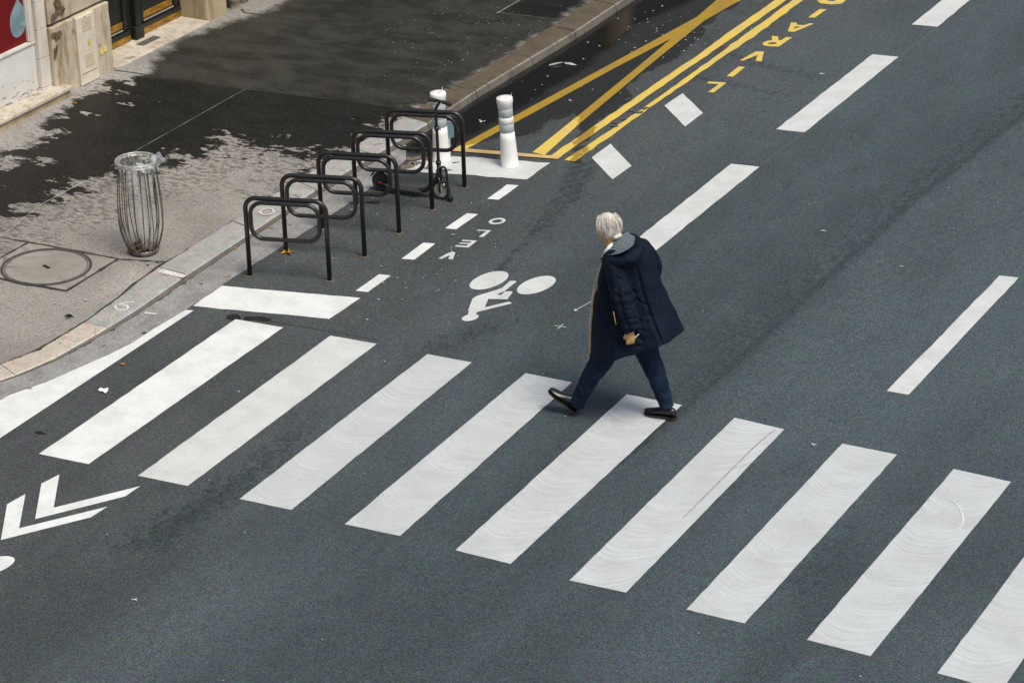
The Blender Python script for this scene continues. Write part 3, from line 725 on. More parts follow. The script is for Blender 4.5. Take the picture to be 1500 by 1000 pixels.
# local frame of the empty: x = s along the wall, y = -d (into the building), z up
def lb(bm, s0, s1, d0, d1, z0, z1, bev=0):
    add_boxM(bm, ((s0+s1)/2, -(d0+d1)/2, (z0+z1)/2), s1-s0, d1-d0, z1-z0, None, bev)
def part(name, m, boxes, parent=bld, bev=.006, label=None):
    bm = bmesh.new()
    for b in boxes: lb(bm, *b, bev=bev)
    o = bmobj(name, bm, m, parent)
    if label: o['label'] = label
    return o
def chipped(name, m, box, label=None, bev=.014, amp=.008, cuts=18):
    s0, s1, d0, d1, z0, z1 = box
    bm = bmesh.new(); lb(bm, *box, bev=bev)
    bmesh.ops.subdivide_edges(bm, edges=[e for e in bm.edges if e.calc_length() > .15], cuts=cuts, use_grid_fill=True)
    for v in bm.verts:
        nz = mn.noise(Vector((v.co.x*7, v.co.z*7, v.co.y*7)))
        v.co.y += amp*nz; v.co.z += amp*.5*mn.noise(v.co*11)*(1 if z0+.02 < v.co.z < z1-.02 else .6)
    o = bmobj(name, bm, m, bld, smooth=False)
    if label: o['label'] = label
    return o
part('wall', M_MORT, [(-14, 0, -1.2, -.14, 0, 12), (0, 1.79, -1.2, -.42, 0, 12), (1.79, 2.2, -1.2, -.1, 0, 12), (2.2, 45, -1.2, -.16, 0, 12)], bev=0)
chipped('plinth_block', M_LIME, (-.955, .02, -.13, .0, .0, .885), 'stained limestone block holding the cream service panel')
chipped('plinth_block', M_LIME, (-.955, .0, -.13, -.02, .91, 1.34), cuts=12); part('plinth_block', M_LIME3, [(-.955, .0, -.13, -.02, 1.36, 3.4)])
for k, (a, b) in enumerate([(.2, .268), (.274, .582), (.588, .892), (.898, 1.19), (1.196, 1.5), (1.506, 3.4)]): part('pilaster_block', M_LIME2, [(-1.118, -.962, -.14, -.05, a, b)], bev=.004)
part('window_frame', M_LIME2, [(-1.19, -1.124, -.14, -.085, .79, 3.2), (-1.205, -1.19, -.14, -.10, .80, 3.2), (-5, -1.124, -.14, -.085, .762, .788), (-5, -1.215, -.14, -.10, .788, .797)], bev=.004)
part('lower_panel', M_WPAN, [(-5, -1.124, -.14, -.10, .2, .76)], bev=.003)
# red poster with a drop
pst = part('red_poster', M_RED, [(-5, -1.208, -.14, -.125, .8, 3.1)], bev=0, label='dark red window poster with a pale blue drop')
def facade(x, y, d):
    P = onplane(x, y, E0+N3*d, N3); v = P-E0; return v.dot(U3), P.z
bm = bmesh.new()
gd = lambda L: q(L, 7.69, 0, 0)
drop = gd([(193,-22),(215,15),(250,60),(280,105),(296,160),(299,215),(293,280),(275,340),(250,385),(222,415),(195,428),(165,420),(140,395),(122,350),(112,290),(112,225),(122,165),(142,110),(165,55)])
vs = [bm.verts.new((facade(x, y, -.122)[0], .122, facade(x, y, -.122)[1])) for x, y in drop]; bm.faces.new(vs)
bmesh.ops.solidify(bm, geom=bm.faces[:], thickness=.002)
bmobj('drop_symbol', bm, M_TEAL, pst)
# sill / step in front of the shop
chipped('shop_step', M_STEP, (-5, -.845, -.12, .13, .205, .245), 'pale worn stone step under the shop window', bev=.008, amp=.004, cuts=24)
chipped('shop_step_base', M_LIME3, (-5, -.86, -.12, .10, .0, .203), 'cracked grey base below the shop step', amp=.014, cuts=24)
M_BRN = simple('dark_brown_crust', (.115, .082, .042), .95, var=.6, scale=25)
def wallblob(px, lift, sd, m=M_BRN):
    bm = bmesh.new(); P = blob(*px, n=26, j=.55, sd=sd); L = [facade(x, y, 0) for x, y in P]
    vs = [bm.verts.new((s, -lift, max(.13, z))) for s, z in L]; bm.faces.new(vs); bmesh.ops.triangulate(bm, faces=bm.faces[:]); bmesh.ops.solidify(bm, geom=bm.faces[:], thickness=.001)
    bmobj('flaked_crust', bm, m, bld)
for i, (x, y, a, c_, l_) in enumerate([(82,52,5.5,8,.012),(80.5,76,2.6,9,.012),(86,10,6,10,.002),(80,24,4,6,.002),(92,16,2.5,4,.002)]): wallblob((x, y, a, c_), l_, 60+i)
# service panel
pan = part('service_panel', M_PVC, [(-.575, -.272, .0, .028, .13, .875)], bev=.008, label='cream plastic service panel')
M_INS = simple('cream_inset', (.52, .44, .30), .6)
for z0, z1 in ((.70, .845), (.31, .45)): part('panel_inset', M_INS, [(-.49, -.34, .028, .032, z0, z1)], pan, bev=.002)
part('panel_label', simple('yellow_label', (.62, .42, .10), .6), [(-.42, -.375, .028, .031, .53, .6)], pan, bev=0)
part('panel_shade_strip', simple('panel_shadow_line', (.2, .16, .1), .7), [(-.56, -.29, .0281, .0295, .248, .256)], pan, bev=0)  # thin strip coloured as a shadow line across the panel
part('panel_lock', M_DOOR, [(-.44, -.425, .0281, .031, .852, .862)], pan, bev=0)
M_STK = simple('yellow_sticker', (.72, .55, .15), .6)
for t_ in ((-.2, -.15, .002, .008, .355, .41), (-.135, -.09, .002, .008, .365, .425)): part('wall_label', M_STK, [t_], bev=0)
# doorway: threshold, door leaves, piers
chipped('threshold', M_STEP, (.03, 1.74, -.40, .03, .0, .148), 'pale broad stone threshold of the door', bev=.01, amp=.01)
part('threshold_grate', simple('threshold_iron', (.09, .085, .07), .6), [(.72, 1.05, -.24, -.13, .12, .152)])
door = part('door', M_DOOR, [(.02, 1.74, -.42, -.385, .15, 3.2)], bev=.002, label='dark double door with brass kick plates')
part('kick_plate', M_BRS, [(.03, .80, -.385, -.355, .155, .225)], door, bev=.003); part('kick_plate', M_BRS, [(1.01, 1.725, -.385, -.355, .155, .225)], door, bev=.003)
part('brass_panel', M_BRS, [(.05, .69, -.385, -.372, .325, .395)], door, bev=.003); part('brass_panel', M_BRS, [(1.07, 1.60, -.385, -.372, .325, .395)], door, bev=.003)
M_EDG = simple('worn_door_edge', (.22, .2, .17), .5)
part('door_moulding', M_DOOR, [(.03, .80, -.385, -.345, .228, .275), (1.01, 1.725, -.385, -.345, .228, .275), (.70, .76, -.385, -.36, .3, 3.1), (1.63, 1.68, -.385, -.36, .3, 3.1), (1.02, 1.06, -.385, -.36, .3, 3.1)], door, bev=.008)
for a_, b_ in ((.05, .69), (1.06, 1.62)): part('door_edge', M_EDG, [(a_, b_, -.385, -.362, .292, .306)], door, bev=.003, label='pale worn edge of the door moulding')
part('door_post', M_DOOR, [(.83, .98, -.385, -.30, .15, .30), (.86, .95, -.385, -.31, .3, 3.1)], door, bev=.012)
part('door_grille', M_BRS, [(1.2+.06*k, 1.215+.06*k, -.385, -.378, .5, .9) for k in range(6)], door, bev=0)
chipped('pier', M_LIME3, (1.745, 2.13, -.40, .0, .0, 3.4), 'yellowish stone pier right of the door', bev=.03, cuts=14)
bm = bmesh.new()
for k in range(5): pass
add_lathe(bm, [(.07, .0), (.075, .1), (.062, .13), (.062, .2), (.07, .21), (.07, .24), (.055, .26), (.05, .4), (.06, .41), (.06, .45), (.05, .46), (.05, 3.3)], (2.30, .03, 0), 20)
bmobj('drainpipe', bm, simple('pipe_paint', (.20, .17, .12), .6, var=.35, scale=12), bld, smooth=True)
bm = bmesh.new()
for s in (2.47, 2.53): add_lathe(bm, [(.034, .12), (.034, 3.3)], (s, .04, 0), 16)
bmobj('conduit', bm, M_LIME, bld, smooth=True)
chipped('guard_stone', M_LIME3, (2.68, 3.2, -.16, .0, .0, .9), cuts=10)
for a_, b_ in ((3.4, 11.25), (11.52, 40)): part('reflection_glass', M_DGL, [(a_, b_, -.155, -.1, .35, 4.2)], bev=0, label='unseen dark glass added along the wall for the puddle to mirror')  # out of view, added so the puddle mirrors something dark
part('pilaster_block', M_LIME3, [(11.28, 11.48, -.155, .12, 0, 4.2)])
for k in range(11): part('reflection_pane', M_DGL, [(3+3*k, 4.3+3*k, -.155, -.12, 5, 7.2)], bev=0)  # unseen dark panes, added only for the wet ground to reflect

# ------------------------------------------------------------------ bike racks
M_BLK = simple('black_rack_paint', (.014, .013, .012), .32, var=.3, scale=20)
M_RUST = simple('rusty_flange', (.095, .08, .06), .8, var=.4)
def make_rack():
    r = empty('bike_rack')
    Wd, Hh, T, rc = .745, .765, .0215, .10
    def rrect(x0, x1, z0, z1, rc, y, close=True, n=7):
        P = []
        cor = [((x0+rc, z1-rc), 180, 90), ((x1-rc, z1-rc), 90, 0)]
        if close: cor += [((x1-rc, z0+rc), 0, -90), ((x0+rc, z0+rc), -90, -180)]
        for (cx, cz), a0, a1 in cor:
            for k in range(n+1):
                t = rad(a0+(a1-a0)*k/n); P.append(Vector((cx+rc*math.cos(t), y, cz+rc*math.sin(t))))
        return P
    bm = bmesh.new()
    P = [Vector((0, 0, 0))] + rrect(0, Wd, 0, Hh, rc, 0, False) + [Vector((Wd, 0, 0))]
    add_tube(bm, P, T, 14); bmobj('hoop', bm, M_BLK, r, True)
    bm = bmesh.new(); P = rrect(.055, Wd-.055, Hh-.375, Hh-.028, .115, -.036, True, 8)
    add_tube(bm, P, .0195, 14, cyc=True); bmobj('inner_loop', bm, M_BLK, r, True)
    for x in (0, Wd):
        bm = bmesh.new(); add_lathe(bm, [(.0, .001), (.045, .001), (.045, .006), (.024, .008), (.024, .012)], (x, 0, 0), 18)
        bmobj('foot_plate', bm, M_RUST, r)
    return r
rack = make_rack()
RB = [W(483, 411.5), W(534, 376.5), W(585, 341.5), W(633, 307.5), W(680.5, 275)]
rdir = ((W(483, 411)-W(365, 405)).normalized()+(W(533.5, 375.6)-W(415, 367.5)).normalized()).normalized()
RL = ['nearest black bike rack, its left post beside a curled yellow leaf', 'second black bike rack from the crosswalk, yellow leaf at its left post', 'middle black bike rack, with the scooter wheel seen through its loop', 'black bike rack second from the bollards, in front of the scooter stem', 'farthest black bike rack, standing before the two white bollards']
for i, b in enumerate(RB):
    r = rack if i == 0 else copy_tree(rack)
    p = b - rdir*.745; r.location = (p.x, p.y, 0); r.rotation_euler.z = math.atan2(rdir.y, rdir.x)+rad([0, .6, -.5, .4, 0][i])
    tag(r, RL[i], 'bike rack', 'black bike racks in a row')

# ------------------------------------------------------------------ delineator bollards
M_WPL = None
n = NT('white_plastic'); f, _ = n.noise(6, 5, .7); f2, _ = n.noise(30, 4, .7, co=n.mapv((1, 1, .3)))
M_WPL = n.set(n.mix(n.math('MULTIPLY', n.step(f2, .55, .75), n.step(f, .4, .6)), (.72, .72, .70), (.30, .29, .27)), .45)
M_REF = simple('grey_reflective', (.36, .40, .41), .35, var=.1, scale=40)
def make_bollard():
    b = empty('bollard')
    bm = bmesh.new(); add_lathe(bm, [(.094, 0), (.094, .012), (.088, .018), (.084, .12), (.076, .28), (.071, .36)], seg=32); bmobj('base', bm, M_WPL, b, True)
    bm = bmesh.new(); add_lathe(bm, [(.0705, .361), (.0715, .362), (.0715, .449), (.0705, .45)], seg=32); bmobj('reflective_band', bm, M_REF, b, True)
    bm = bmesh.new(); add_lathe(bm, [(.0705, .451), (.0735, .453), (.0735, .514), (.0705, .516)], seg=32); bmobj('middle_ring', bm, M_WPL, b, True)
    bm = bmesh.new(); add_lathe(bm, [(.0705, .517), (.0715, .518), (.0715, .608), (.0705, .609)], seg=32); bmobj('reflective_band', bm, M_REF, b, True)
    bm = bmesh.new(); add_lathe(bm, [(.0705, .610), (.074, .612), (.075, .650), (.081, .66), (.081, .702), (.076, .712), (.03, .715), (.022, .715), (.02, .70)], seg=32); c = bmobj('cap', bm, M_WPL, b, True)
    bm = bmesh.new(); add_lathe(bm, [(.019, .7005), (.019, .7045)], seg=14); bmobj('cap_hole', bm, M_TAR, c)
    return b
bo = make_bollard(); p = W(747, 243); bo.location = p; bo.rotation_euler = (rad(.5), rad(-3), 0)
bm = bmesh.new(); add_tube(bm, [(.055, .03, .69), (.06, .035, .73), (.062, .037, .75)], [.004, .003, .001], 6); bmobj('plastic_sliver', bm, M_WPL, bo)
tag(bo, 'white bollard with two grey bands standing alone on the white paint block, leaning slightly left', 'bollard', 'white plastic bollards')
b2 = copy_tree(bo); p = W(647, 234.5); b2.location = p; b2.rotation_euler = (0, rad(-1), rad(50))
tag(b2, 'white bollard with grey bands partly hidden behind the scooter handlebar and farthest rack', 'bollard', 'white plastic bollards')
M_DISC = simple('grey_blue_disc', (.12, .20, .24), .4, var=.1)
bm = bmesh.new(); dM = Matrix((CR, Vector((0, 0, 1)), (CR.cross(Vector((0, 0, 1)))).normalized())).transposed()
P0 = W(645, 238); cd = onplane(658, 190, P0 + Vector((0, .1, 0)), Vector((CF.x, CF.y, 0)).normalized())
add_lathe(bm, [(.0, -.004), (.085, -.004), (.09, 0), (.085, .004), (.0, .004)], cd, 28, axis=dM)
od = bmobj('round_plate', bm, M_DISC, None, False); tag(od, 'dull blue grey round plate behind the loop of the farthest rack', 'plate')
bm = bmesh.new(); add_tube(bm, [cd-Vector((.0, 0, .085)), Vector((cd.x, cd.y, .0))], .008, 8); bmobj('stem', bm, M_REF, od)

# ------------------------------------------------------------------ kick scooter
F_ = W(647, 292); Rr_ = W(559, 279.5)
h = (F_-Rr_); h.z = 0; wb = h.length; h.normalize()
sc = empty('kick_scooter', (Rr_.x, Rr_.y, 0), math.atan2(h.y, h.x)); tag(sc, 'black folding kick scooter standing between the racks by the white bollard', 'scooter')
M_SCB = simple('scooter_black', (.012, .013, .016), .35, var=.2); M_RUB = simple('rubber', (.02, .02, .021), .8); M_ALU = simple('aluminium', (.5, .51, .52), .3, .9)
M_HUB = simple('grey_hub', (.36, .34, .30), .5, .2); M_REDR = simple('red_reflector', (.35, .01, .01), .3)
M_DECK = simple('grip_tape', (.028, .03, .03), .9, var=.3, scale=120)
YX = Matrix(((1, 0, 0), (0, 0, 1), (0, -1, 0)))   # lathe axis z -> y
def wheel(x, parent, spokes, hubm, yoff=0, ang=0):
    w = empty('wheel', (x, yoff, .098)); w.parent = parent; w.rotation_euler.z = ang
    bm = bmesh.new(); P = [Vector((math.cos(t)*.082, 0, math.sin(t)*.082)) for t in [2*math.pi*k/32 for k in range(32)]]
    add_tube(bm, P, .0155, 10, cyc=True); bmobj('tyre', bm, M_RUB, w, True)
    bm = bmesh.new()
    for s in (-.011, .009): add_lathe(bm, [(.058, s), (.069, s), (.069, s+.002), (.058, s+.002)], (0, 0, 0), 32, axis=YX)
    add_lathe(bm, [(.0, -.018), (.02, -.018), (.02, .018), (.0, .018)], (0, 0, 0), 16, axis=YX)
    for k in range(spokes):
        t = 2*math.pi*k/spokes; add_tube(bm, [(math.cos(t)*.015, 0, math.sin(t)*.015), (math.cos(t)*.066, 0, math.sin(t)*.066)], .0055, 6)
    if hubm is M_HUB: add_lathe(bm, [(.015, -.004), (.062, -.004), (.062, .004), (.015, .004)], (0, 0, 0), 24, axis=YX)
    bmobj('rim', bm, hubm, w, False)
    return w
wheel(0, sc, 8, M_HUB if False else M_SCB); wheel(wb, sc, 6, M_HUB, ang=rad(4))
bm = bmesh.new()
for k in range(1): lb0 = None
add_loft(bm, [[Vector((x, y, z+dz)) for y, dz in ((-.052, 0), (-.055, .012), (-.045, .022), (.045, .022), (.055, .012), (.052, 0))] for x, z in ((.085, .062), (.12, .052), (.30, .048), (.44, .052))])
bmobj('deck', bm, M_DECK, sc)
bm = bmesh.new(); P, Q_ = smoothpath([(.40, 0, .062), (.47, 0, .075), (.53, 0, .13), (wb-.03, 0, .23), (wb-.022, 0, .30)], [.022, .026, .026, .026, .022], 6); add_tube(bm, P, Q_, 10, flat=1.3); 
bmobj('frame', bm, M_SCB, sc, True)
for s in (-1, 1):
    bm = bmesh.new(); add_tube(bm, [(.12, s*.03, .06), (.05, s*.03, .085), (-.01, s*.026, .1)], .009, 8); bmobj('rear_fork', bm, M_SCB, sc, True)
bm = bmesh.new(); P, Q_ = smoothpath([(-.10, 0, .15), (-.05, 0, .205), (.02, 0, .213), (.09, 0, .165), (.11, 0, .09)], [.008]*5, 5); add_tube(bm, P, Q_, 8, flat=3.6); bmobj('rear_mudguard', bm, M_SCB, sc, True)
bm = bmesh.new(); add_boxM(bm, (.0, -.03, .095), .035, .012, .018, None, .003); bmobj('reflector', bm, M_REDR, sc)
bm = bmesh.new()
for s in (-1, 1): add_tube(bm, [(wb, s*.028, .085), (wb-.004, s*.028, .17), (wb-.012, s*.018, .23)], [.009, .011, .012], 8)
add_tube(bm, [(wb-.012, 0, .215), (wb-.018, 0, .37)], .021, 12)
add_tube(bm, [(wb-.018, 0, .36), (wb-.02, 0, .39)], .026, 12)
bmobj('fork', bm, M_SCB, sc, True)
bm = bmesh.new(); P, Q_ = smoothpath([(wb-.018, 0, .37), (wb-.022, 0, .65), (wb-.026, 0, .86), (wb-.024, 0, .915), (wb+.004, 0, .965), (wb+.02, 0, 1.0)], [.016, .015, .014, .014, .014, .014], 5); add_tube(bm, P, Q_, 12)
add_tube(bm, [(wb-.023, 0, .70), (wb-.023, 0, .735)], .021, 12); add_tube(bm, [(wb-.05, 0, .715), (wb+.02, .0, .715)], .007, 8); add_tube(bm, [(wb-.026, -.02, .89), (wb-.026, .02, .89)], .006, 8)
bmobj('stem', bm, M_SCB, sc, True)
hb = empty('handlebar', (wb+.02, 0, 1.0)); hb.parent = sc; hd_ = Vector((CR.x, CR.y, 0)).normalized()*.80 - Vector((CF.x, CF.y, 0)).normalized()*.60
hb.rotation_euler.z = math.atan2(hd_.y, hd_.x) - sc.rotation_euler.z - math.pi/2
bm = bmesh.new(); add_tube(bm, [(0, -.09, .0), (0, 0, 0), (0, .09, -.008)], .012, 10); bmobj('bar', bm, M_SCB, hb, True)
for s in (-1, 1):
    bm = bmesh.new(); add_tube(bm, [(0, s*.035, -.002), (0, s*.045, -.003), (0, s*.125, -.008), (0, s*.13, -.009)], [.016, .0185, .0185, .02], 12); bmobj('grip', bm, M_RUB, hb, True)
bm = bmesh.new(); add_tube(bm, [(wb+.02, 0, .30), (wb+.035, 0, .26), (wb+.03, .0, .215)], [.012, .02, .012], 8); add_tube(bm, [(wb+.032, -.01, .17), (wb+.04, -.01, .13)], [.009, .013], 8); add_boxM(bm, (wb+.03, 0, .295), .04, .03, .03, None, .006)
bmobj('folding_latch', bm, M_ALU, sc, True)
bm = bmesh.new(); P, Q_ = smoothpath([(wb-.0, -.02, .31), (wb+.04, -.02, .345), (wb+.07, -.02, .31), (wb+.078, -.02, .18), (wb+.085, -.02, .06), (wb+.105, -.02, .03)], [.011, .011, .012, .012, .013, .012], 5); add_tube(bm, P, Q_, 10)
add_boxM(bm, (wb+.10, -.02, .032), .05, .05, .05, None, .012)
bmobj('kickstand', bm, M_SCB, sc, True)

# ------------------------------------------------------------------ litter bin of bowed rods with a clear bag
bp = WP(211, 369); bn = empty('litter_bin', (bp.x, bp.y, bp.z)); tag(bn, 'steel street bin of bowed rods holding a nearly empty clear bag, on the pavement', 'litter bin')
n = NT('bin_steel'); f, _ = n.noise(20, 5, .7, co=n.mapv((1, 1, .3))); f2, _ = n.noise(5, 4, .6)
M_ROD = n.set(n.mix(n.step(f, .35, .65), (.045, .038, .03), (.20, .18, .155)), .42, .4)
M_RING = simple('bin_ring_metal', (.45, .44, .42), .4, .6, .3, 60)
def bprof(t):   # radius at height fraction
    return [.125, .172, .197, .205, .203, .197, .189, .180, .172][min(8, int(t*8))]*(1-(t*8-int(t*8))) + [.125, .172, .197, .205, .203, .197, .189, .180, .172, .172][min(9, int(t*8)+1)]*(t*8-int(t*8))
bm = bmesh.new(); NR = 21
for k in range(NR):
    t0 = 2*math.pi*k/NR + random.uniform(-.07, .07); P = []; tw = random.uniform(-.12, .12); bow = random.uniform(-.012, .012)
    for i in range(13):
        u = i/12; r_ = bprof(u*.999)+bow*math.sin(u*math.pi); a_ = t0+tw*math.sin(u*2.6)
        P.append((r_*math.cos(a_), r_*math.sin(a_), .02+.88*u))
    add_tube(bm, P, .0052, 6)
bmobj('rod_cage', bm, M_ROD, bn, True)
bm = bmesh.new()
for z, r_ in ((.905, .190), (.878, .188)):
    add_tube(bm, [(r_*math.cos(t), r_*math.sin(t), z) for t in [2*math.pi*k/40 for k in range(40)]], .007, 8, cyc=True)
add_loft(bm, [[Vector((r_*math.cos(t), r_*math.sin(t), z)) for t in [2*math.pi*k/40 for k in range(40)]] for r_, z in ((.1885, .878), (.194, .905), (.1925, .905), (.187, .878))], caps=False)
bmobj('top_ring', bm, M_RING, bn, True)
bm = bmesh.new(); add_lathe(bm, [(.0, .0), (.125, .0), (.14, .02), (.14, .05), (.12, .05), (.0, .03)], seg=28)
bmobj('base_plate', bm, M_ROD, bn, True)
# bag: film
n = NT('clear_bag_film'); f, _ = n.noise(22, 4, .6, co=n.mapv((1.6, 1.6, .35)))
n.set((.55, .57, .56), .2); n.b.inputs['Alpha'].default_value = 1
tr = n.t.nodes.new('ShaderNodeBsdfTransparent'); mx = n.t.nodes.new('ShaderNodeMixShader'); out = n.t.nodes['Material Output']
n.lk(n.ramp(f, [(.40, .05), (.60, .30)]), mx.inputs[0]); n.lk(tr.outputs[0], mx.inputs[1]); n.lk(n.b.outputs[0], mx.inputs[2]); n.lk(mx.outputs[0], out.inputs[0]); n.bump(f, .35, .012)
M_BAG = n.m
bag = bpy.data.meshes.new('bag')
bm = bmesh.new(); rings = []
for i, (z, r_, cx, cy) in enumerate([(.878, .197, 0, 0), (.912, .196, 0, 0), (.916, .178, 0, 0), (.86, .16, .01, -.01), (.76, .135, .03, -.02), (.62, .10, .05, -.035), (.48, .085, .07, -.045), (.32, .075, .085, -.05), (.18, .06, .09, -.05), (.07, .035, .085, -.045)]):
    rings.append([Vector((cx+r_*(1+(.0 if i < 3 else .22)*math.sin(5*t+i*.5)+(.0 if i < 3 else .04)*math.sin(11*t+i))*math.cos(t), cy+r_*(1+(.0 if i < 3 else .22)*math.sin(5*t+i*.5))*math.sin(t), z)) for t in [2*math.pi*k/60 for k in range(60)]])
add_loft(bm, rings, caps=False)
bgo = bmobj('bag', bm, M_BAG, None, True); bgo.location = bn.location; tag(bgo, 'clear plastic bag hanging in the steel bin, its knot puffed over the rim', 'plastic bag')
bm = bmesh.new(); add_ell(bm, (.20, .06, .915), .065, .05, .05, None, 20, 14); add_ell(bm, (.15, -.10, .885), .07, .045, .035, None, 20, 14)
for v in bm.verts: v.co += Vector([mn.noise(v.co*19+Vector((k*7, 0, 0))) for k in range(3)])*.065
n = NT('bunched_film'); n.set((.50, .55, .56), .25); tr = n.t.nodes.new('ShaderNodeBsdfTransparent'); mx = n.t.nodes.new('ShaderNodeMixShader'); mx.inputs[0].default_value = .42
n.lk(tr.outputs[0], mx.inputs[1]); n.lk(n.b.outputs[0], mx.inputs[2]); n.lk(mx.outputs[0], n.t.nodes['Material Output'].inputs[0])
bmobj('knot', bm, n.m, bgo, True)
bm = bmesh.new(); rn = random.Random(3)
for k in range(46):
    a_ = rn.random()*6.28; r_ = rn.random()**.5*.13; add_ell(bm, (r_*math.cos(a_), r_*math.sin(a_), .055+rn.random()*.03), rn.uniform(.01, .03), rn.uniform(.01, .025), rn.uniform(.006, .012), Matrix.Rotation(rn.random()*3, 3, 'Z'), 6, 4)
rb = bmobj('rubbish', bm, simple('brown_rubbish', (.10, .065, .03), .9, var=.8, scale=35)); rb.location = bn.location; tag(rb, 'heap of brown scraps in the bottom of the bin', 'rubbish', kind='stuff')
bm = bmesh.new()
for x, y in ((216.5, 388.5), (230, 385)):
    p = WP(x, y); add_lathe(bm, [(0, .002), (.013, .002), (.012, .006), (0, .006)], p, 10)
bmobj('bolt_hole', bm, M_TAR, pave)

# ------------------------------------------------------------------ litter and leaves
M_LEAF = simple('yellow_leaf', (.62, .36, .06), .6, var=.3, scale=50); M_LEAFB = simple('tan_leaf', (.36, .24, .13), .7, var=.3, scale=50)
M_PAP = simple('white_paper', (.70, .70, .67), .7); M_BLKL = simple('black_scrap', (.02, .02, .02), .7)
def leaf(px, py, size, m, name, label, cat, pav=False, lobes=5, curl=.3, asp=1, group=None):
    p = WP(px, py) if pav else W(px, py); rn = random.Random(int(px*13+py)); a0 = rn.random()*6.28
    bm = bmesh.new(); c = bm.verts.new((0, 0, .01)); ring_ = []
    n_ = lobes*4
    for k in range(n_):
        t = 2*math.pi*k/n_; r_ = size*(.62+.38*math.cos(lobes*t))*rn.uniform(.85, 1.15) if lobes > 2 else size*rn.uniform(.75, 1.1)*(1 if lobes else 1)
        ring_.append(bm.verts.new((r_*math.cos(t+a0), r_*asp*math.sin(t+a0), .008+curl*size*(rn.random()*.6+.4*math.sin(2*t)**2))))
    for k in range(n_): bm.faces.new((c, ring_[k], ring_[(k+1) % n_]))
    bmesh.ops.solidify(bm, geom=bm.faces[:], thickness=.0015)
    o = bmobj(name, bm, m); o.location = (p.x, p.y, p.z+.003); tag(o, label, cat, group); return o
GL = 'small fallen leaves around the racks and gutter'
LV = [(421,371,.09,0,0,'large curled yellow leaf at the left post of the second rack'),(418,384.5,.022,0,0,'small yellow leaf just below the large curled leaf'),
 (397,335,.035,0,0,'yellow leaf in the gutter seen through the loop of the nearest rack'),(346,366,.03,0,0,'yellow leaf in the gutter left of the nearest rack'),
 (425,330,.03,0,0,'yellow leaf on the gutter edge under the second rack'),(428,309,.025,0,0,'yellow leaf against the kerb behind the second rack'),
 (516,310,.035,0,0,'yellow leaf under the lower bar of the middle rack loop'),(487,273,.028,0,0,'yellow leaf in the gutter behind the middle rack'),
 (634,306,.03,0,0,'yellow leaf against the right post foot of the fourth rack'),(335,406,.024,0,0,'tan leaf on the gutter just above the white paint block'),
 (295,417,.024,1,0,'tan leaf lying mid gutter before the white paint block'),(283,407,.02,1,0,'small tan leaf at the kerb foot by the paint smear'),
 (218,446,.034,1,0,'crumpled tan leaf in the kerb grit beside the painted six'),(194,463,.026,1,0,'tan leaf in the gutter below the painted six'),
 (172,476,.026,1,0,'tan leaf at the kerb joint of the beige stone'),(153,507,.022,1,0,'tan leaf mid gutter below the beige kerb stone'),
 (44,570,.03,1,0,'tan leaf on the edge of the curved white stripe'),(180,535,.036,0,0,'orange leaf on the asphalt between the first two stripes'),
 (99,488,.03,0,1,'orange leaf on the beige kerb stone edge'),(126,441,.035,2,1,'pale scrap on the pavement left of the painted six'),(81,446,.025,2,1,'small pale scrap on the pavement below the manhole cover'),
 (111,153,.03,0,1,'orange leaf on the dry strip by the shop step'),(234,151,.018,0,1,'tiny orange leaf on the wet pavement above the bin'),
 (589,441,.024,1,0,'tan scrap right of the first bay dash'),(555,440,.02,2,0,'white scrap right of the white paint block'),(538,469.5,.02,2,0,'pale scrap above the third stripe'),
 (663,345.5,.03,2,0,'white scrap between the bay dashes and the lettering'),(1206,340,.035,2,0,'white scrap on the road right of the second lane dash'),
 (1320,392,.025,2,0,'pale scrap on the road left of the rightmost lane dash'),(1192,653,.026,2,0,'pale scrap between the sixth and seventh stripes'),
 (198,880,.03,2,0,'pale scrap on the empty asphalt at the bottom left'),(857,584,.0,2,0,''),(900,617,.018,2,0,'tiny white scrap just left of the stripe under the rear shoe'),
 (305,552,.02,2,0,'pale speck between the second and third stripes'),(350,575,.02,2,0,'pale speck beside the third stripe'),(1204,110,.03,2,0,'white scrap by the yellow lettering'),(1010,896,.022,1,0,'tan scrap at the corner of the eighth stripe'),
 (835,149,.03,2,0,'white scrap between the two upper yellow lines'),(706,180,.05,2,0,'white scrap in the wet gutter beside the farthest rack')]
for x, y, s, k, pv, lb_ in LV:
    if not lb_: continue
    leaf(x, y, s, (M_LEAF, M_LEAFB, M_PAP)[k], 'fallen_leaf' if k < 2 else 'paper_scrap', lb_, 'leaf' if k < 2 else 'scrap', bool(pv), 5 if s > .05 else 3, .3, .7)
# larger paper scrap
pp = W(151, 574); bm = bmesh.new()
vs = [bm.verts.new((W(x, y).x-pp.x, W(x, y).y-pp.y, .01+.012*random.random())) for x, y in g7([(634,676),(652,662),(672,672),(702,664),(699,680),(684,696),(664,688),(652,684)])]
bm.faces.new(vs); bmesh.ops.triangulate(bm, faces=bm.faces[:]); bmesh.ops.solidify(bm, geom=bm.faces[:], thickness=.0015)
o = bmobj('paper_scrap', bm, M_PAP); o.location = pp; tag(o, 'largest white paper scrap, between the first and second crosswalk stripes', 'scrap')
# black rag on the pavement
o = leaf(101, 466, .055, M_BLKL, 'black_scrap', 'crumpled black scrap on the pavement near the kerb', 'scrap', True, 4, .6, .6)
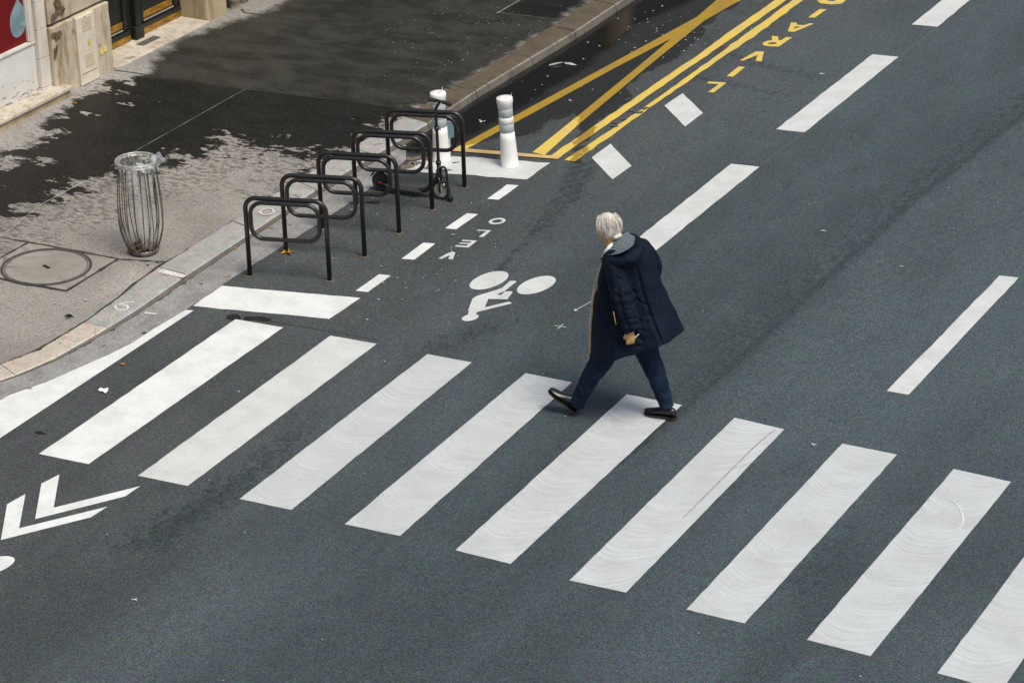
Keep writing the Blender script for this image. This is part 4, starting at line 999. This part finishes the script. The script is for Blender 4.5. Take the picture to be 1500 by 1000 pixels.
# pale plastic strip in the puddle
bm = bmesh.new(); P = [W(*p) for p in [(803,98),(812,96),(822,93),(832,95),(842,97),(850,97)]]; prev = None
for i, p in enumerate(P):
    w_ = [.01, .05, .035, .03, .02, .035][i]; pr = [bm.verts.new((p.x+w_, p.y+w_*.5, .012+.01*(i % 2))), bm.verts.new((p.x-w_, p.y-w_*.5, .012))]
    if prev: bm.faces.new((prev[0], prev[1], pr[1], pr[0]))
    prev = pr
bmesh.ops.solidify(bm, geom=bm.faces[:], thickness=.0015)
tag(bmobj('plastic_strip', bm, M_PAP), 'pale crumpled plastic strip lying in the dark puddle by the kerb', 'plastic strip')
# confetti-like crumbs by the yellow lines, grit on the bay
bm = bmesh.new(); rn = random.Random(11)
spots = [(rn.gauss(975, 38), rn.gauss(45, 22)) for _ in range(95)] + [(rn.uniform(480, 740), rn.uniform(290, 440)) for _ in range(70)] + [(rn.uniform(740, 940), rn.uniform(60, 200)) for _ in range(25)] + [(rn.uniform(0, 1500), rn.uniform(200, 1000)) for _ in range(35)]
for x, y in spots:
    p = W(x, y); r_ = rn.choice([.005, .006, .008, .012 if y < 120 else .007])
    kerbx = float(np.interp(p.y, ky, kx))
    if p.x < kerbx+.45: continue
    vs = [bm.verts.new((p.x+r_*math.cos(t)*rn.uniform(.5, 1.3), p.y+r_*math.sin(t)*rn.uniform(.5, 1.3), .0135+.003*rn.random())) for t in (0, 1.3, 2.6, 3.9, 5.1)]
    bm.faces.new(vs)
for x, y in [(rn.uniform(560, 880), rn.uniform(10, 120)) for _ in range(120)]:
    p = WP(x, y); kerbx = float(np.interp(p.y, ky, kx))
    if p.x > kerbx-.1: continue
    r_ = .007; vs = [bm.verts.new((p.x+r_*math.cos(t)*rn.uniform(.5, 1.3), p.y+r_*math.sin(t)*rn.uniform(.5, 1.3), p.z+.006)) for t in (0, 1.3, 2.6, 3.9, 5.1)]
    bm.faces.new(vs)
tag(bmobj('crumbs', bm, simple('pale_crumbs', (.42, .44, .43), .8, var=.5, scale=3)), 'pale crumbs scattered over the road and pavement', 'crumbs', kind='stuff')
#PERSON
# ------------------------------------------------------------------ the walking man
PR, PF = W(972, 613), W(842, 607)
v_ = PF-PR; v_.z = 0; L_ = v_.length
ah = math.atan2(v_.y, v_.x) - math.asin(.15/L_)      # front (left) foot lies to his left
PH = Vector((math.cos(ah), math.sin(ah), 0)); PRT = Vector((PH.y, -PH.x, 0)); PUP = Vector((0, 0, 1))
if (PF-PR).dot(PRT) > 0:
    ah = math.atan2(v_.y, v_.x) + math.asin(.15/L_); PH = Vector((math.cos(ah), math.sin(ah), 0)); PRT = Vector((PH.y, -PH.x, 0))
PO = PR - PRT*.075 + PH*(v_.dot(PH)*.45); PO.z = 0
def K(x, y, lat=0.0):
    """place of a joint seen at (x, y) and lat metres to his right of the walking line, relative to PO"""
    return onplane(x, y, PO + PRT*lat, PRT) - PO
def norms(me): return list(zip(me.vertices, [x.vector.copy() for x in me.vertex_normals]))
M_SKIN = simple('skin', (.55, .32, .12), .55, 0, .12, 40); 
n = NT('navy_coat'); f, _ = n.noise(7, 5, .6, dist=.6); f2, _ = n.noise(260, 2, .5); f3, _ = n.noise(22, 3, .5, dist=.4)
n.bump(n.math('ADD', n.math('MULTIPLY', f, 1.0), n.math('ADD', n.math('MULTIPLY', f3, .35), n.math('MULTIPLY', f2, .03))), .55, .03)
M_COAT = n.set(n.mix(n.step(f, .3, .7), (.0006, .0042, .0118), (.0012, .0072, .0195)), .78, spec=.2)
M_CIN = simple('coat_hood_lining', (.07, .12, .145), .7, scale=8)
n = NT('grid_lining'); 
v1 = n.t.nodes.new('ShaderNodeTexBrick'); n.lk(n.mapv((1, 1, 1), (rad(35), 0, rad(25))), v1.inputs['Vector']); v1.inputs['Scale'].default_value = 22
v1.inputs['Color1'].default_value = (.05, .09, .11, 1); v1.inputs['Color2'].default_value = (.075, .12, .14, 1); v1.inputs['Mortar'].default_value = (.30, .37, .40, 1); v1.inputs['Mortar Size'].default_value = .06
M_LIN = n.set(v1.outputs['Color'], .7)
n = NT('denim'); f, _ = n.noise(9, 5, .6, co=n.mapv((1, 1, .6))); f2, _ = n.noise(300, 2, .6); f3, _ = n.noise(26, 3, .5, co=n.mapv((1, 1, 1.6)), dist=.6)
n.bump(n.math('ADD', f3, n.math('MULTIPLY', f2, .1)), .6, .018)
M_DEN = n.set(n.mix(n.step(f, .35, .7), (.003, .0085, .021), (.0095, .024, .052)), .9, spec=.2)
M_SHOE = simple('black_leather', (.012, .011, .011), .28, 0, .3, 30)
M_SOLE = simple('brown_heel', (.035, .022, .016), .6)
M_SHIRT = simple('white_collar', (.72, .72, .70), .8, 0, .05)
n = NT('white_blond_hair'); f, _ = n.noise(60, 4, .7, co=n.mapv((1.6, 1.6, .28))); f2, _ = n.noise(9, 3, .6)
c = n.mix(n.step(f, .25, .62), (.36, .31, .24), (.62, .59, .54)); c = n.mix(n.math('MULTIPLY', n.step(f2, .5, .75), .35), c, (.50, .38, .22)); n.bump(f, .5, .004)
M_HAIR = n.set(c, .6)
M_PIPE = simple('tan_piping', (.46, .27, .07), .6); M_PIPEW = simple('white_piping', (.62, .62, .6), .6)
# head frame: face turned left-away and slightly down
HC = K(890, 333, .0)
fa = ah + rad(-18)       # heading of the face: turned a little away from the camera
FD = Vector((math.cos(fa), math.sin(fa), -.22)).normalized(); RTH = FD.cross(PUP).normalized(); UPH = RTH.cross(FD)
HM = Matrix((FD, -RTH, UPH)).transposed()      # x forward, y left, z up
HQ = lambda x, y, z: HC + HM @ Vector((x, y, z))
bm = bmesh.new()
# one continuous body, mostly under the clothes
SL, SR = K(899, 384, -.17), K(938, 362, .17)
NK = K(899, 366, 0.01)
PEL = K(917, 478, 0)
HL, HR = K(908, 486, -.085), K(925, 482, .085)
KL, AL = K(868, 547, -.085), K(843, 592, -.08)
KRr, AR = K(958, 545, .075), K(980, 597, .075)
def bt(pts, rr, seg=14, n=6):
    P, Q_ = smoothpath(pts, rr, n); add_tube(bm, P, Q_, seg)
bt([HQ(0, 0, -.05), NK+Vector((0, 0, .0)), NK-Vector((0, 0, .06))], [.056, .056, .07])
bt([NK-Vector((0, 0, .03)), K(905, 400, 0), K(912, 440, 0), PEL], [.08, .12, .125, .13])
bt([SL, K(907, 374, -.02), SR], [.055, .075, .055])
bt([PEL, HL, KL, AL], [.10, .085, .052, .036]); bt([PEL, HR, KRr, AR], [.10, .085, .052, .036])
WL = K(924, 486, -.265)
bt([SL, K(914, 434, -.245), WL], [.052, .04, .028])
WR = K(948, 424, .24)
bt([SR, K(961, 394, .26), WR], [.052, .04, .03])
add_ell(bm, HQ(0, 0, 0), .098, .076, .108, HM, 24, 16)
add_ell(bm, HQ(.022, 0, -.055), .070, .058, .062, HM)       # jaw
add_ell(bm, HQ(.098, 0, -.012), .020, .013, .024, HM, 10, 8); add_ell(bm, HQ(.088, 0, .008), .014, .010, .026, HM, 10, 8)   # nose
add_ell(bm, HQ(.086, 0, -.052), .010, .024, .008, HM, 10, 8); add_ell(bm, HQ(.082, 0, -.084), .016, .02, .014, HM, 10, 8)   # mouth, chin
for s in (-1, 1):
    add_ell(bm, HQ(.074, s*.03, .028), .016, .024, .009, HM, 10, 8)     # brow
    add_ell(bm, HQ(.008, s*.084, -.020), .020, .012, .034, HM, 12, 8)     # ear
# hands: palm and five fingers each
def hand(wr, down, out, fwd, curl, side):
    d = down.normalized(); o = (out - d*out.dot(d)).normalized(); f_ = d.cross(o)*1.0
    if f_.dot(fwd) < 0: f_ = -f_
    # d: wrist -> knuckles, f_: towards the thumb side (forward), o: back of the hand (outward)
    Mh = Matrix((f_, o, d)).transposed()
    H = lambda a, b, c: wr + Mh @ Vector((a, b, c))
    bt([wr - d*.03, H(0, 0, .012)], [.027, .028], 10, 2)
    add_ell(bm, H(0, 0, .052), .040, .018, .048, Mh, 16, 10)
    for i, (a, l, r_) in enumerate([(.030, .078, .0092), (.010, .086, .0095), (-.010, .080, .009), (-.028, .064, .008)]):
        c1, c2 = curl*(1+.1*i), curl*2.1*(1+.08*i)
        p0 = H(a*.9, .004, .085); p1 = p0 + Mh @ Vector((0, -math.sin(c1)*l*.45, math.cos(c1)*l*.45)); p2 = p1 + Mh @ Vector((0, -math.sin(c2)*l*.32, math.cos(c2)*l*.32)); p3 = p2 + Mh @ Vector((0, -math.sin(c2*1.25)*l*.25, math.cos(c2*1.25)*l*.25))
        bt([H(a*.8, 0, .06), p0, p1, p2, p3], [r_*1.15, r_*1.1, r_, r_*.95, r_*.75], 10, 4)
    bt([H(.024, -.004, .02), H(.044, -.014, .045), H(.046, -.026, .068), H(.036, -.036, .086)], [.014, .012, .0105, .008], 10, 4)
    return H
hd = (K(923.5, 508, -.26)-WL)
HH = hand(WL, hd, -PRT*.8 - PH*.35, PH, .62, -1)
hand(WR, K(938, 440, .22)-WR, PRT, PH, .6, 1)
bme = remeshed(bm, .0058, 3, 'person')
man = link('person', bme, M_SKIN, smooth=True); man.location = PO
tag(man, 'white-haired man in a dark navy hooded coat and jeans striding over the crosswalk', 'person')
def cl(name, bm, m, smooth=True, me=None):
    if me is not None: return link(name, me, m, man, smooth)
    return bmobj(name, bm, m, man, smooth)
# eyes
for s in (-1, 1):
    bm = bmesh.new(); add_ell(bm, HQ(.083, s*.03, .010), .011, .013, .009, HM, 12, 8); cl('eye', bm, simple('eye_white', (.6, .58, .55), .3) if s == -1 else bpy.data.materials['eye_white'])
# hair
bm = bmesh.new()
add_ell(bm, HQ(-.010, 0, .020), .104, .085, .100, HM, 28, 18)
add_ell(bm, HQ(-.045, 0, -.010), .066, .076, .080, HM, 24, 16)
add_ell(bm, HQ(.030, .006, .062), .056, .062, .044, HM)
add_ell(bm, HQ(-.080, 0, -.070), .030, .050, .024, HM); add_ell(bm, HQ(-.096, -.010, -.074), .016, .024, .011, HM)
for s in (-1, 1):
    add_ell(bm, HQ(-.032, s*.066, -.018), .042, .018, .058, HM)
    add_ell(bm, HQ(.030, s*.078, .0), .020, .012, .044, HM)
me = remeshed(bm, .0045, 5, 'hair')
Hi = HM.inverted()
vv = []
for v, vn in norms(me):
    l = Hi @ (v.co-HC); th_ = math.atan2(l.y, l.x)
    a_ = mn.noise(Vector((l.y*55+l.x*20, l.x*16, l.z*9))) + .5*mn.noise(Vector((l.y*140, l.x*60, l.z*16)))
    v.co += vn*a_*.0028
hair = cl('hair', None, M_HAIR, True, me)
bm = bmesh.new(); rn = random.Random(5)
for k in range(150):
    th_ = rn.uniform(-2.6, 2.6); z0 = rn.uniform(.02, .115); rr_ = .088*math.sqrt(max(.05, 1-((z0-.02)/.105)**2))
    bx_, by_ = -math.cos(th_)*rr_*1.18-.018, math.sin(th_)*rr_
    P = []
    for i in range(5):
        u = i/4; z_ = z0 - u*rn.uniform(.06, .09); rr2 = .094*math.sqrt(max(.25, 1-(abs(z_-.015)/.125)**2))
        P.append(HQ(-math.cos(th_)*rr2*1.15-.016-.006*u, math.sin(th_)*rr2+.01*math.sin(th_)*u, z_))
    add_tube(bm, P, [.0016, .0022, .002, .0016, .0008], 4)
cl('hair_strands', bm, M_HAIR, True)
# trousers
bm = bmesh.new()
bt([K(905, 470, -.05), K(899, 495, -.085), K(884, 522, -.09), K(866, 552, -.085), K(850, 580, -.08), K(843.5, 593, -.08)], [.13, .112, .096, .079, .065, .063], 20)
bt([K(925, 468, .05), K(936, 490, .08), K(948, 517, .08), K(962, 550, .075), K(973, 580, .075), K(977.5, 596, .075)], [.13, .112, .096, .079, .065, .062], 20)
add_ell(bm, K(916, 474, 0), .12, .15, .12)
me = remeshed(bm, .0085, 4, 'trousers')
for v, vn in norms(me):
    c_ = v.co; a_ = mn.noise(Vector((c_.x*9, c_.y*9, c_.z*13))) + .5*mn.noise(Vector((c_.x*16+4, c_.y*16, c_.z*34)))
    lo = max(0, 1-c_.z/.5)
    v.co += vn*(a_*(.007+.007*lo) - .005*abs(math.sin(c_.z*52+6*mn.noise(c_*6)))*lo*lo)
cl('trousers', None, M_DEN, True, me)
# shoes
def shoe(hp, tp, upv, wd=.05):
    ax = (tp-hp); ln = ax.length; ax.normalize(); sv = ax.cross(upv).normalized(); uv = sv.cross(ax)
    bm = bmesh.new(); rings = []
    for t, w_, hgt, zb in [(0, .5, .052, .004), (.05, .72, .072, 0), (.18, .80, .082, 0), (.32, .76, .080, .003), (.45, .78, .066, .006), (.60, .92, .052, .002), (.75, .98, .043, 0), (.88, .84, .034, .002), (.96, .58, .025, .006), (1.0, .28, .016, .009)]:
        c_ = hp + ax*ln*t; rg = []
        for k in range(16):
            q_ = 2*math.pi*k/16; rg.append(c_ + sv*math.cos(q_)*wd*w_*(1 if math.sin(q_) < .2 else .86) + uv*(zb+.012+(hgt-.0)*(.5+.5*math.sin(q_))*(1 if math.sin(q_) > -.5 else 1)))
        rings.append(rg)
    add_loft(bm, rings); o = cl('shoe', bm, M_SHOE)
    sb = o.modifiers.new('s', 'SUBSURF'); sb.levels = 1; sb.render_levels = 2
    bm = bmesh.new(); rings = []
    for t, w_ in [(0, .5), (.05, .76), (.18, .84), (.3, .78), (.45, .80), (.6, .96), (.75, 1.02), (.88, .9), (.97, .6), (1.01, .25)]:
        c_ = hp + ax*ln*t; lo = -.0 if t > .33 else -.0; rg = []
        for a_, b_ in ((-1, .012), (1, .012), (1, .002), (-1, .002)): rg.append(c_ + sv*a_*wd*w_ + uv*b_)
        rings.append(rg)
    add_loft(bm, rings); s_ = bmobj('sole', bm, M_SHOE, o)
    bm = bmesh.new(); rings = []
    for t, w_ in [(.0, .55), (.06, .78), (.18, .82), (.27, .76)]:
        c_ = hp + ax*ln*t; rings.append([c_ + sv*a_*wd*w_ + uv*b_ for a_, b_ in ((-1, .004), (1, .004), (1, -.020), (-1, -.020))])
    add_loft(bm, rings); bmobj('heel', bm, M_SOLE, o)
    bm = bmesh.new()
    for k in range(3):
        c_ = hp + ax*ln*(.42+.055*k) + uv*(.074-.008*k); add_tube(bm, [c_-sv*.022, c_+uv*.006, c_+sv*.022], .0032, 6)
    bmobj('lace', bm, M_SHOE, o)
# rear (right) shoe flat on the road, front (left) shoe on its heel with the toe up
hp = K(990, 612, .075); hp.z = .022; tp_ = hp + PH*.275 + PRT*.03; tp_.z = .012
shoe(hp, tp_, PUP)
hp2 = PF - PO + PH*-.02 ; hp2.z = .035
t2 = K(806, 574, -.09)
ax = (t2-hp2).normalized(); t2 = hp2 + ax*.285
shoe(hp2 + Vector((0, 0, -.006)), t2, (PUP*.9 - PH*(-.3)).normalized() if False else PUP)
# coat: torso lofted between the two outlines, sleeves and hood grown together
bm = bmesh.new()
LV_ = [((889,360),(926,352),.10,0),((884,372),(945,356),.175,.0),((881,388),(956,370),.19,0),((877,405),(962,392),.18,0),((872,430),(970,420),.18,0),((868,460),(983,450),.205,0),((866,490),(992,472),.235,0),((866,519),(999,488),.262,0)]
rings = []; yaw = rad(-14)
for (a, b, tl, lc) in LV_:
    A = K(a[0], a[1], 0); B = K(b[0], b[1], 0); C_ = (A+B)/2; ha = (A-B)/2
    # reduce for the width added by the sideways thickness seen obliquely
    half = ha.length; sidex = tl*abs(PRT.dot(CR)); fx = math.sqrt(max(.3, 1-(sidex/half)**2)) if half > sidex else .6
    ha = ha*fx
    rg = []
    for k in range(40):
        q_ = 2*math.pi*k/40; cx, sx = math.cos(q_), math.sin(q_)
        ex = abs(cx)**.85*(1 if cx > 0 else -1); ey = abs(sx)**.85*(1 if sx > 0 else -1)
        rg.append(C_ + ha*ex + PRT*tl*ey)
    rings.append(rg)
# folds that deepen to the hem
for i, rg in enumerate(rings):
    u = max(0, (i-3)/4); c_ = sum(rg, Vector())/40
    for k in range(40):
        q_ = 2*math.pi*k/40; rg[k] = c_ + (rg[k]-c_)*(1+u*(.045*math.sin(5*q_+.6)+.03*math.sin(8*q_+2)))
fine = []
for k in range(40):
    P, _q = smoothpath([rg[k] for rg in rings], [1]*len(rings), 4); fine.append(P)
add_loft(bm, [[fine[k][i] for k in range(40)] for i in range(len(fine[0]))])
# left sleeve (near) and right sleeve (far, elbow back)
bt([K(902, 376, -.11), K(899, 386, -.165), K(905, 410, -.21), K(913, 436, -.245), K(921, 462, -.26), K(926, 485, -.265)], [.085, .090, .086, .080, .074, .064], 18)
bt([K(934, 362, .10), K(943, 368, .165), K(952, 381, .21), K(957, 393, .25), K(953, 408, .26), K(948, 420, .25)], [.08, .082, .078, .072, .064, .056], 18)
# collar stand
bt([K(888, 374, -.09), K(893, 377, -.13), K(905, 376, -.12), K(916, 370, -.05)], [.03, .035, .035, .03], 12)
me = remeshed(bm, .0085, 4, 'coat')
wr0 = K(926, 485, -.265); el = K(913, 436, -.245)
for v, vn in norms(me):
    c_ = v.co; hgt = c_.z
    f_ = mn.noise(Vector((c_.x*6+2, c_.y*6, c_.z*2.6)))*1.0 + .55*mn.noise(Vector((c_.x*13, c_.y*13+5, c_.z*7)))
    r1 = 1-abs(mn.noise(Vector((c_.x*5+c_.z*4, c_.y*5-c_.z*3, c_.z*6))))*2
    am = .010
    ds = min((c_-wr0).length, (c_-el).length)
    if ds < .16:     # sleeve crumples around the cuff and elbow
        f_ += 1.3*math.sin(c_.z*85+c_.x*16+4*mn.noise(c_*7))*(1-ds/.16)
        am = .009
    cr = max(0, 1-abs(mn.noise(Vector((c_.x*3.6+c_.z*1.0+9, c_.y*3.6, c_.z*.9+c_.x*1.2))))*12)
    cr2 = max(0, 1-abs(mn.noise(Vector((c_.x*8-c_.z*6, c_.y*8+3, c_.z*7+c_.x*5))))*9)
    v.co += vn*(f_*am + r1*.004 - cr*.016 - cr2*(.011 if ds < .2 else .0015))
coat = cl('coat', None, M_COAT, True, me)
# hood lying open on the back: rolled rim and lining
rim = [K(884, 379, -.12), K(893, 384, -.20), K(907, 384, -.22), K(921, 380, -.20), K(933, 371, -.13), K(938, 361, -.02), K(934, 352, .08), K(925, 347, .13), K(915, 347, .12)]
bm = bmesh.new(); P, Q_ = smoothpath(rim, [.020, .034, .042, .046, .046, .042, .036, .030, .022], 6); add_tube(bm, P, Q_, 14)
bot = [K(892, 381, -.10), K(906, 386, -.17), K(921, 385, -.16), K(934, 376, -.09), K(940, 366, -.0)]
P, Q_ = smoothpath(bot, [.03, .05, .056, .055, .04], 6); add_tube(bm, P, Q_, 14)
me = remeshed(bm, .007, 5, 'hood')
for v, vn in norms(me):
    c_ = v.co; v.co += vn*(.009*mn.noise(c_*11)+.005*mn.noise(c_*26))
hood = cl('hood', None, M_COAT, True, me)
bm = bmesh.new()
top = [K(886, 379, -.07), K(895, 369, -.04), K(905, 359, .0), K(914, 351, .05), K(922, 347, .09)]
midl = [K(890, 380, -.12), K(901, 375, -.11), K(912, 368, -.07), K(921, 359, -.0), K(927, 351, .07)]
botl = [K(894, 381, -.17), K(908, 379, -.18), K(920, 374, -.16), K(930, 366, -.08), K(933, 354, .04)]
g_ = []; LUP = (Vector((0, 0, 1)) - PRT*.7).normalized()*.072
for row in (top, midl, botl):
    P, _q = smoothpath(row, [1]*5, 5); g_.append([bm.verts.new(p + LUP) for p in P])
for r0, r1 in zip(g_[:-1], g_[1:]):
    for k in range(len(r0)-1): bm.faces.new((r0[k], r0[k+1], r1[k+1], r1[k]))
bmesh.ops.solidify(bm, geom=bm.faces[:], thickness=.006)
bmobj('lining', bm, M_LIN, hood, True)
# white shirt collar and piping along the open front
bm = bmesh.new(); P, Q_ = smoothpath([K(884, 376, -.05), K(888.5, 369, -.085), K(894.5, 361.5, -.075), K(901, 356, -.02)], [.014, .021, .021, .014], 5); add_tube(bm, P, Q_, 10, flat=1.2); cl('shirt_collar', bm, M_SHIRT)
zx = [(882.5,383),(877.5,396),(872.5,410),(868.5,430),(865.5,455),(864,480),(863.5,505),(863.5,519)]
for nm, off, m_, r_ in (('zip_piping', 0, M_PIPEW, .0045), ('front_piping', 1.7, M_PIPE, .0048)):
    bm = bmesh.new(); P, Q_ = smoothpath([K(x+off, y, -.05-.025*(off > 0)) for i, (x, y) in enumerate(zx)], [r_]*len(zx), 5)
    if off == 0: P = P + [P[-1]+K(861, 521, -.045)-K(863.5, 519, -.045)]; Q_ = Q_+[.008]
    add_tube(bm, P, Q_, 8); cl(nm, bm, m_)
bm = bmesh.new(); add_tube(bm, [K(898.5, 456, -.30), K(900.5, 466, -.31), K(902.5, 476, -.315)], .0035, 6); cl('pocket_trim', bm, M_PIPE)
# small pale stick held in the left hand
bm = bmesh.new(); pA = K(929.5, 495, -.30); pB = K(935.5, 489.5, -.30); add_tube(bm, [pA, pB], .004, 8)
ck = bmobj('small_stick', bm, M_SHIRT); ck.location = PO; tag(ck, 'thin white stick held between the fingers of the man', 'stick')
